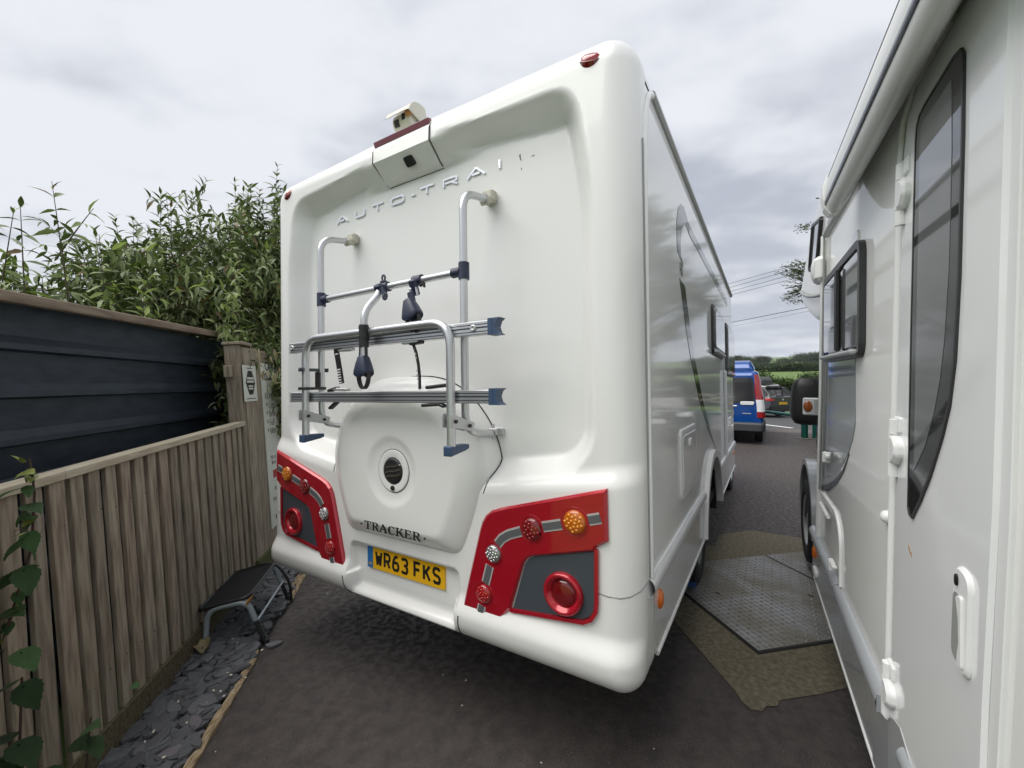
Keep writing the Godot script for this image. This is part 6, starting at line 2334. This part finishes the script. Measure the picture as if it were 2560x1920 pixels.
func countryside() -> void:
	var sp := spray_mesh(60, 3)
	var spf := spray_mesh(34, 8)
	# roadside hedge and cow parsley
	hedge("roadside_hedge", "bright leafy hedge along the far side of the road behind the grey car", at_q(11.0, 30.0), at_q(27.0, 22.0), 1.95, 1.6, 2600, 0.55, Color(0.045, 0.085, 0.018), Color(0.11, 0.17, 0.04), sp)
	var b := MB.new()
	rng.seed = 12
	for i in 130:
		var t := rng.randf()
		var p := at_q(lerpf(13.2, 18.0, t) + rng.randf_range(-0.25, 0.25), lerpf(25.8, 23.0, t) + rng.randf_range(-0.3, 0.3)) + V(0, rng.randf_range(0.45, 1.05), 0)
		b.lathe(P2([0.0005, -0.02, 0.07, 0.0, 0.05, 0.03, 0.0005, 0.035]), Transform3D(Basis(V(1, 0, 0), -PI / 2 + rng.randf_range(-0.4, 0.4)), p), 6)
	var cp := put(b, "cow_parsley", M.petal)
	stuff(cp)
	tag(cp, "white flower heads of cow parsley on the verge behind the grey car", "flowers")
	hedge("field_hedge", "dark clipped hedge between the two nearer fields", at_q(22, 104), at_q(92, 60), 1.35, 1.6, 2400, 1.1, Color(0.032, 0.056, 0.016), Color(0.065, 0.10, 0.028), spf, "hedges across the fields")
	hedge("field_hedge", "thin pale hedge line below the far trees", at_q(50, 215), at_q(205, 118), 1.7, 2.0, 2400, 1.6, Color(0.04, 0.065, 0.02), Color(0.075, 0.105, 0.034), spf, "hedges across the fields")
	# trees on the skyline, from behind the blue van to the right
	var tr := [
		[128, 262, 8.5, 13, "broad far tree at the left end of the skyline row, over the blue van"],
		[146, 262, 7.4, 12, "far tree just right of the van roof, with flat top"],
		[158, 262, 8.0, 9, "rounded far tree standing alone over the roof box"],
		[170, 285, 5.2, 9, "small dark far tree in the dip of the skyline row"],
		[179, 275, 5.0, 11, "low bushy far tree right of the dip"],
		[184, 262, 9.0, 13, "wide pale far tree over the grey car"],
		[192, 258, 8.2, 10, "far tree in the middle of the right-hand clump"],
		[200, 256, 9.8, 9, "tallest far tree, near the edge of the right motorhome"],
		[209, 258, 8.0, 12, "far tree beside the right motorhome, last of the skyline row"],
	]
	for i in tr.size():
		var q: Array = tr[i]
		var k := 1.0 - 0.12 * (i % 3)
		far_tree(at_q(q[0], q[1]), q[2], q[3], q[4], Color(0.062 * k, 0.088 * k, 0.026), Color(0.165 * k, 0.20 * k, 0.062), spf, 420, "trees on the skyline", 300 + i)
	# distant wooded slope under the hill
	b = MB.new()
	# two broad trees past the right motorhome; one shows a few twigs
	rng.seed = 501
	for q in [[13.5, 12.9, 9.4, 3.7, 3.7, "spreading tree past the right motorhome, a few twigs showing beside its overcab pod"], [18.0, 19.5, 10.5, 4.2, 3.5, "broad tree by the road, mostly hidden and mirrored in the motorhome's side"]]:
		var o := thing("roadside_tree", q[5], "tree", Transform3D(Basis.IDENTITY, G(q[0], q[1])))
		b = MB.new()
		var ls := []
		b.tube(P3([0, 0, 0, 0.1, 1.6, 0, 0.0, 3.4, 0.1, 0.1, q[2] * 0.8, 0]), 0.22, 9, 0.05)
		for i in 26:
			var a := i * 2.4
			var y0 := 3.5 + (i % 9) * 0.5
			var rad: float = q[3] * rng.randf_range(0.72, 1.0) * (1.0 - 0.55 * maxf(0.0, y0 - 3.6) / 4.0)
			var e := V(cos(a) * rad, y0 + rng.randf_range(0.8, 1.7), sin(a) * rad)
			var m := V(cos(a) * rad * 0.45, y0 + 0.9, sin(a) * rad * 0.45)
			b.tube(PackedVector3Array([V(0, y0, 0), m, e]), 0.06, 6, 0.012)
			for k in 11:
				var c := m.lerp(e, rng.randf_range(0.1, 1.08))
				var f := c + V(rng.randf_range(-0.8, 0.8), rng.randf_range(-0.35, 0.6), rng.randf_range(-0.8, 0.8))
				b.tube(PackedVector3Array([m.lerp(e, 0.6).lerp(c, 0.7), c, f]), 0.018, 4, 0.004, false)
				for z in 4:
					var s := rng.randf_range(0.42, 0.68)
					ls.append(Transform3D(Basis(V(0, 1, 0), rng.randf() * TAU).rotated(V(1, 0, 0), rng.randf_range(-0.3, 0.3)).scaled(V(s, s * 0.6, s)), f + V(rng.randf_range(-0.30, 0.30), rng.randf_range(-0.15, 0.2), rng.randf_range(-0.30, 0.30))))
		if q[1] < 15.0:
			b.tube(P3([0, 3.4, 0, -2.2, 4.2, 0.1, -4.1, 4.7, 0.0, -4.95, 4.55, -0.1]), 0.07, 6, 0.012)
			for i in 80:
				var f := V(rng.randf_range(-5.0, -3.9), rng.randf_range(4.15, 5.25), rng.randf_range(-0.5, 0.5))
				b.tube(PackedVector3Array([V(-3.9, 4.65, 0), f.lerp(V(-4.0, 4.6, 0), 0.4), f]), 0.014, 4, 0.004, false)
				var s := rng.randf_range(0.24, 0.38)
				ls.append(Transform3D(Basis(V(0, 1, 0), rng.randf() * TAU).scaled(V(s, s * 0.5, s)), f))
		put(b, "trunk", M.bark, o)
		leaf_heap(o, "crown", ls, spray_mesh(46, 21), M.leaf_mass, green(Color(0.07, 0.095, 0.022), Color(0.15, 0.185, 0.055)))

func wires() -> void:
	var w := [[1831, 707, 2018, 654, 0.011, "topmost of the four thin overhead wires between the motorhomes"], [1831, 717, 2013, 665, 0.011, "second of the four thin overhead wires from the top"], [1832, 727, 2000, 681, 0.011, "third of the four thin overhead wires from the top"], [1832, 736, 1990, 695, 0.011, "lowest of the four thin overhead wires"], [1834, 805, 2015, 769, 0.016, "thick dark overhead wire crossing the gap lower down"], [1835, 815, 2015, 779, 0.006, "faint overhead wire just below the thick dark one"]]
	for q in w:
		var a := G((q[0] - 1280.0) / 1038.0 * 25.0, 25.0, 1.56 + (960.0 - q[1]) / 1038.0 * 25.0)
		var e := G((q[2] - 1280.0) / 1038.0 * 22.0, 22.0, 1.56 + (960.0 - q[3]) / 1038.0 * 22.0)
		var d := e - a
		var pts := PackedVector3Array()
		for i in 15:
			var t := lerpf(-2.2, 3.2, i / 14.0)
			pts.append(a + d * t + V(0, 0.022 * (t * t - t), 0))
		var b := MB.new()
		b.tube(pts, q[4], 5)
		tag(put(b, "overhead_wire", M.wire_black), q[5], "wire", "overhead wires")

# ------------------------------------------------------------------ vehicles by the road
func tail_strip(parent: Node3D, mt: Material, called: String, pts: Array, w: float, fx: float) -> MeshInstance3D:
	var b := MB.new()
	var rows := []
	for q in pts:
		var p := V(q[0] * fx, q[1], q[2])
		rows.append(PackedVector3Array([p + V(-w * 0.55 * fx, 0, 0.004), p + V(-w * 0.1 * fx, 0, 0.03), p + V(w * 0.35 * fx, 0, 0.006), p + V(w * 0.5 * fx, 0, -0.10)]))
	b.grid(rows, false, fx < 0)
	return put(b, called, mt, parent)

func blue_van() -> void:
	var xf := Transform3D(Basis(V(0.852, 0, 0.523).normalized(), V(0, 1, 0), V(-0.523, 0, 0.852).normalized()), G(5.60, 11.02))
	var o := thing("van", "blue camper van with raised roof parked beyond the passage, tail lamps red and white", "van", xf)
	var b := MB.new()
	b.loft([ring(0.0, 0.46, 1.78, 0.88, 0.70, 0.10), ring(-0.03, 0.44, 1.84, 0.92, 0.76, 0.12), ring(-0.12, 0.42, 1.895, 0.95, 0.80, 0.14), ring(-0.5, 0.40, 1.92, 0.955, 0.81, 0.15), ring(-2.9, 0.40, 1.92, 0.955, 0.81, 0.15), ring(-3.4, 0.40, 1.72, 0.95, 0.74, 0.15), ring(-3.95, 0.40, 1.12, 0.93, 0.80, 0.15), ring(-4.5, 0.42, 0.95, 0.86, 0.7, 0.12), ring(-4.65, 0.5, 0.8, 0.75, 0.6, 0.08)], true, true, true)
	var bd := put(b, "body", M.van_blue, o)
	b = MB.new()
	b.loft([ring(-0.16, 1.90, 1.98, 0.72, 0.60, 0.03), ring(-0.24, 1.90, 2.12, 0.755, 0.60, 0.06), ring(-0.42, 1.90, 2.19, 0.76, 0.62, 0.07), ring(-2.4, 1.90, 2.14, 0.76, 0.62, 0.07), ring(-2.7, 1.90, 1.95, 0.74, 0.6, 0.02)], true, true, true)
	put(b, "raised_roof", M.van_blue, o)
	b = MB.new()
	b.box(V(0.17, 2.215, -0.5), V(0.12, 0.03, 0.08), Basis.IDENTITY, 0.01)
	put(b, "roof_vent", M.lamp_clear, o)
	b = MB.new()
	b.prism(rounded(P2([-0.74, 1.06, 0.74, 1.06, 0.69, 1.72, -0.69, 1.72]), 0.10, 5), -0.03, 0.012)
	var gl := put(b, "rear_window", M.tinted_glass, o)
	b = MB.new()
	b.prism(rounded(P2([0.28, 1.09, 0.70, 1.09, 0.655, 1.60, 0.28, 1.60]), 0.06, 4), 0.008, 0.016)
	put(b, "pane", M.window_inner, gl)
	b = MB.new()
	b.prism(rounded(P2([0.40, 1.02, 0.70, 1.02, 0.73, 1.11, 0.40, 1.11]), 0.045, 4), 0.010, 0.022, Transform3D.IDENTITY, 0.006)
	put(b, "white_panel", M.lamp_clear, o)
	b = MB.new()
	b.box(V(0.12, 0.985, 0.01), V(0.42, 0.035, 0.03), Basis.IDENTITY, 0.01)
	put(b, "boot_grip", M.alloy, o)
	b = MB.new()
	b.prism(rounded(P2([-0.30, 0.66, 0.30, 0.66, 0.26, 0.93, -0.26, 0.93]), 0.05, 4), -0.02, 0.004)
	put(b, "plate_recess", M.van_blue, o)
	b = MB.new()
	b.prism(rrect(0, 0.80, 0.50, 0.11, 0.005, 2), 0.002, 0.010)
	put(b, "number_plate", M.plate_yellow, o)
	b = MB.new()
	b.box(V(0, 0.565, 0.005), V(1.76, 0.012, 0.02), Basis.IDENTITY, 0.003)
	put(b, "boot_gap", M.decal_navy, o)
	for s in [-1.0, 1.0]:
		var l := tail_strip(o, M.red_lens, "tail_lamp", [[0.735, 1.80, -0.04], [0.775, 1.60, -0.018], [0.825, 1.30, 0.0], [0.845, 1.16, 0.004]], 0.17, s)
		tail_strip(l, M.lamp_clear, "clear_lens", [[0.845, 1.158, 0.004], [0.865, 0.98, 0.006], [0.872, 0.85, 0.006]], 0.17, s)
		tail_strip(l, M.red_lens, "lower_lens", [[0.872, 0.848, 0.006], [0.873, 0.70, 0.006]], 0.17, s)
		b = MB.new()
		b.box(V(0.80 * s, 0.475, 0.036), V(0.16, 0.05, 0.02), Basis.IDENTITY, 0.006)
		put(b, "reflector", M.red_lens_dark, o)
		wheel(o, V(0.80 * s, 0.325, -0.92), s, 0.325, 0.20, M.alloy_dull)
		wheel(o, V(0.80 * s, 0.325, -3.95), s, 0.325, 0.20, M.alloy_dull)
	b = MB.new()
	b.loft([ring(0.055, 0.36, 0.52, 0.86, 0.86, 0.05), ring(0.03, 0.33, 0.555, 0.93, 0.92, 0.06), ring(-0.10, 0.33, 0.62, 0.965, 0.965, 0.06), ring(-0.42, 0.36, 0.64, 0.968, 0.965, 0.06)], true, true, true)
	put(b, "bumper", M.bumper_grey, o)
	b = MB.new()
	b.box(V(0, 0.36, -2.3), V(1.7, 0.16, 4.2), Basis.IDENTITY, 0.02)
	put(b, "underbody", M.underside, o)
	b = MB.new()
	b.box(V(0.55, 0.80, 0.012), V(0.20, 0.022, 0.004), Basis.IDENTITY, 0.0)
	put(b, "badge", M.alloy_dull, o)

func estate_car(label: String, xf: Transform3D, paint: Material, box: bool) -> void:
	var o := thing("car", label, "car", xf)
	var b := MB.new()
	b.loft([ring(0.0, 0.50, 0.92, 0.80, 0.74, 0.10), ring(-0.04, 0.36, 0.99, 0.88, 0.82, 0.12), ring(-0.30, 0.26, 1.00, 0.90, 0.85, 0.12), ring(-3.3, 0.24, 0.98, 0.90, 0.84, 0.12), ring(-4.0, 0.26, 0.84, 0.88, 0.78, 0.12), ring(-4.35, 0.32, 0.70, 0.80, 0.70, 0.1), ring(-4.45, 0.4, 0.6, 0.7, 0.6, 0.05)], true, true, true)
	put(b, "body", paint, o)
	b = MB.new()
	b.loft([ring(-0.06, 0.94, 0.985, 0.80, 0.78, 0.02), ring(-0.30, 0.94, 1.26, 0.82, 0.70, 0.06), ring(-0.50, 0.94, 1.435, 0.83, 0.62, 0.09), ring(-0.75, 0.94, 1.475, 0.83, 0.61, 0.10), ring(-2.2, 0.94, 1.49, 0.83, 0.60, 0.10), ring(-2.7, 0.94, 1.40, 0.83, 0.60, 0.09), ring(-3.35, 0.94, 1.02, 0.82, 0.70, 0.03)], true, true, true)
	var ch := put(b, "cabin", M.tinted_glass, o)
	b = MB.new()
	b.loft([ring(-0.40, 1.405, 1.425, 0.60, 0.60, 0.005), ring(-0.52, 1.43, 1.462, 0.62, 0.60, 0.012), ring(-0.80, 1.455, 1.495, 0.62, 0.58, 0.015), ring(-2.2, 1.46, 1.51, 0.62, 0.58, 0.015), ring(-2.6, 1.40, 1.44, 0.6, 0.56, 0.01)], true, true, true)
	put(b, "roof_skin", M.lamp_clear if box else paint, o)
	b = MB.new()
	b.box(V(0, 1.435, -0.40), V(1.16, 0.035, 0.16), Basis(V(1, 0, 0), -0.25), 0.012)
	put(b, "roof_spoiler", M.black_plastic, o)
	for s in [-1.0, 1.0]:
		b = MB.new()
		b.tube(P3([0.80 * s, 0.99, -0.04, 0.735 * s, 1.22, -0.25, 0.665 * s, 1.42, -0.45]), 0.022, 6)
		put(b, "pillar", paint, o)
		b = MB.new()
		b.loft([ring(0.012, 0.78, 0.88, 0.10, 0.10, 0.03, 0.66 * s), ring(-0.03, 0.77, 0.90, 0.17, 0.16, 0.03, 0.70 * s), ring(-0.20, 0.79, 0.90, 0.11, 0.10, 0.03, 0.79 * s)], true, true, true)
		put(b, "tail_lamp" if box else "head_lamp", M.red_led if box else M.lamp_clear, o)
		wheel(o, V(0.81 * s, 0.315, -0.85), s, 0.315, 0.19, M.alloy)
		wheel(o, V(0.81 * s, 0.315, -3.45), s, 0.315, 0.19, M.alloy)
		b = MB.new()
		b.tube(P3([0.57 * s, 1.50, -0.65, 0.57 * s, 1.545, -0.8, 0.57 * s, 1.545, -2.2, 0.57 * s, 1.50, -2.35]), 0.018, 6)
		put(b, "roof_bar", M.alloy, o)
	b = MB.new()
	b.box(V(0, 0.42, 0.0), V(1.5, 0.26, 0.06), Basis.IDENTITY, 0.03)
	put(b, "bumper", M.black_plastic, o)
	b = MB.new()
	b.prism(rrect(0, 0.665, 0.52, 0.115, 0.005, 2), -0.02, 0.014)
	put(b, "number_plate", M.plate_yellow if box else M.lamp_clear, o)
	b = MB.new()
	b.lathe(P2([0.058, -0.02, 0.055, 0.012, 0.0004, 0.016]), Transform3D(Basis.IDENTITY, V(0, 0.83, 0.0)), 20)
	put(b, "round_badge", M.alloy, o)
	b = MB.new()
	b.tube(P3([-0.35, 1.02, -0.055, 0.0, 1.05, -0.075, 0.28, 1.08, -0.10]), 0.010, 5)
	put(b, "wiper", M.black_plastic, o)
	if box:
		b = MB.new()
		b.loft([ring(-0.72, 1.62, 1.72, 0.26, 0.24, 0.04, -0.10), ring(-0.80, 1.58, 1.80, 0.36, 0.33, 0.07, -0.10), ring(-1.1, 1.57, 1.83, 0.39, 0.36, 0.08, -0.10)], true, true, true)
		var c := MB.new()
		c.loft([ring(-0.70, 1.55, 1.70, 0.33, 0.33, 0.04, -0.10), ring(-0.82, 1.53, 1.88, 0.40, 0.36, 0.10, -0.10), ring(-2.3, 1.53, 1.90, 0.41, 0.36, 0.10, -0.10), ring(-2.75, 1.55, 1.66, 0.33, 0.28, 0.05, -0.10)], true, true, true)
		var rb := put(c, "roof_box", M.roof_box_black)
		rb.transform = xf
		tag(rb, "dark roof box with pale lid on top of the grey estate car", "roof box")
		c = MB.new()
		c.loft([ring(-0.84, 1.885, 1.90, 0.34, 0.30, 0.005, -0.10), ring(-2.3, 1.905, 1.93, 0.34, 0.28, 0.01, -0.10)], true, true, true)
		put(c, "lid", M.lamp_clear, rb)

func roadside() -> void:
	var ps := [G(8.35, 11.85), G(8.62, 11.78), G(8.02, 15.2)]
	var labs := ["short green post by the right motorhome's mirror, left one of the pair", "short green post nearest the right motorhome, right one of the pair", "short green post holding the rail beside the blue van"]
	for i in 3:
		var b := MB.new()
		b.box(ps[i] + V(0, 0.40, 0), V(0.13, 0.80, 0.13), Basis(V(0, 1, 0), 0.4), 0.015)
		var o := put(b, "green_post", M.green_paint)
		tag(o, labs[i], "post", "green posts along the pavement")
		b = MB.new()
		b.box(ps[i] + V(0, 0.012, 0), V(0.34, 0.02, 0.34), Basis(V(0, 1, 0), 0.4), 0.004)
		put(b, "footing", M.pavement, o)
	var b := MB.new()
	b.tube(PackedVector3Array([G(8.0, 15.4, 0.70), G(8.33, 11.95, 0.64)]), 0.05, 10)
	tag(put(b, "green_rail", M.green_shiny), "low shiny green tubular rail in front of the grey car", "rail")
	b = MB.new()
	b.box(V(0, 0.05, 0), V(0.20, 0.10, 0.30), Basis.IDENTITY, 0.015)
	b.box(V(0, 0.13, 0.03), V(0.18, 0.06, 0.16), Basis.IDENTITY, 0.012)
	var k := put(b, "levelling_block", M.blue_block)
	k.transform = Transform3D(Basis(V(0, 1, 0), -0.55), G(1.38, 3.32))
	tag(k, "blue plastic levelling block behind the rear wheel of the motorhome", "levelling block")

# ------------------------------------------------------------------
func _ready() -> void:
	var cam := Camera3D.new()
	cam.name = "camera"
	cam.position = V(0, 1.56, 0)
	cam.fov = 2.0 * rad_to_deg(atan(960.0 / 1038.0))
	cam.near = 0.05
	cam.far = 6000.0
	cam.current = true
	add_child(cam)
	var we := WorldEnvironment.new()
	we.name = "environment"
	var env := Environment.new()
	env.background_mode = Environment.BG_SKY
	var sm := PanoramaSkyMaterial.new()
	sm.panorama = make_sky()
	sm.energy_multiplier = 1.0
	var sky := Sky.new()
	sky.sky_material = sm
	env.sky = sky
	env.tonemap_mode = Environment.TONE_MAPPER_LINEAR
	env.tonemap_exposure = 1.38
	env.ssao_enabled = true
	env.ssil_enabled = true
	env.sdfgi_enabled = true
	env.fog_enabled = true
	env.fog_density = 0.00022
	env.fog_light_color = Color(0.80, 0.84, 0.90)
	we.environment = env
	add_child(we)
	var sun := DirectionalLight3D.new()
	sun.name = "sun"
	sun.light_energy = 0.86
	sun.light_angular_distance = 60.0
	sun.light_color = Color(1.0, 0.985, 0.96)
	sun.shadow_enabled = true
	sun.look_at_from_position(V(-0.48, 0.85, 0.16), V(0, 0, 0), V(0, 0, 1))
	add_child(sun)
	materials()
	mat("grit", Color.WHITE, 0.7)
	M.grit.vertex_color_use_as_albedo = true
	mat("steel_edge", lin(0.12, 0.115, 0.10), 0.6, 0.2)
	mat("steel_knob", lin(0.17, 0.165, 0.15), 0.35, 0.3)
	mat("wood_moss", lin(0.075, 0.078, 0.025), 0.9)
	mat("weed_leaf", lin(0.15, 0.17, 0.03), 0.5)
	mat("hedge_core", lin(0.022, 0.036, 0.012), 0.9)
	mat("window_inner", lin(0.02, 0.02, 0.022), 0.1)
	mat("bumper_grey", lin(0.045, 0.048, 0.052), 0.5)
	mat("green_shiny", lin(0.03, 0.16, 0.12), 0.15, 0.2, 0.6)
	ground()
	covers()
	var mh := motorhome()
	second_motorhome()
	fence()
	bike_rack(mh)
	slates()
	tarmac_grit()
	step_stool()
	blue_van()
	estate_car("dark grey estate car with white roof skin on the road, seen from behind", Transform3D(Basis(V(0.94, 0, -0.342), V(0, 1, 0), V(0.342, 0, 0.94)), G(12.6, 19.3)), M.car_grey, true)
	estate_car("parked car almost hidden past the right motorhome, one alloy wheel showing", Transform3D(Basis(V(0.75, 0, 0.66), V(0, 1, 0), V(-0.66, 0, 0.75)), G(7.32, 8.55)), M.car_grey, false)
	roadside()
	shrubs()
	nettles()
	countryside()
	wires()
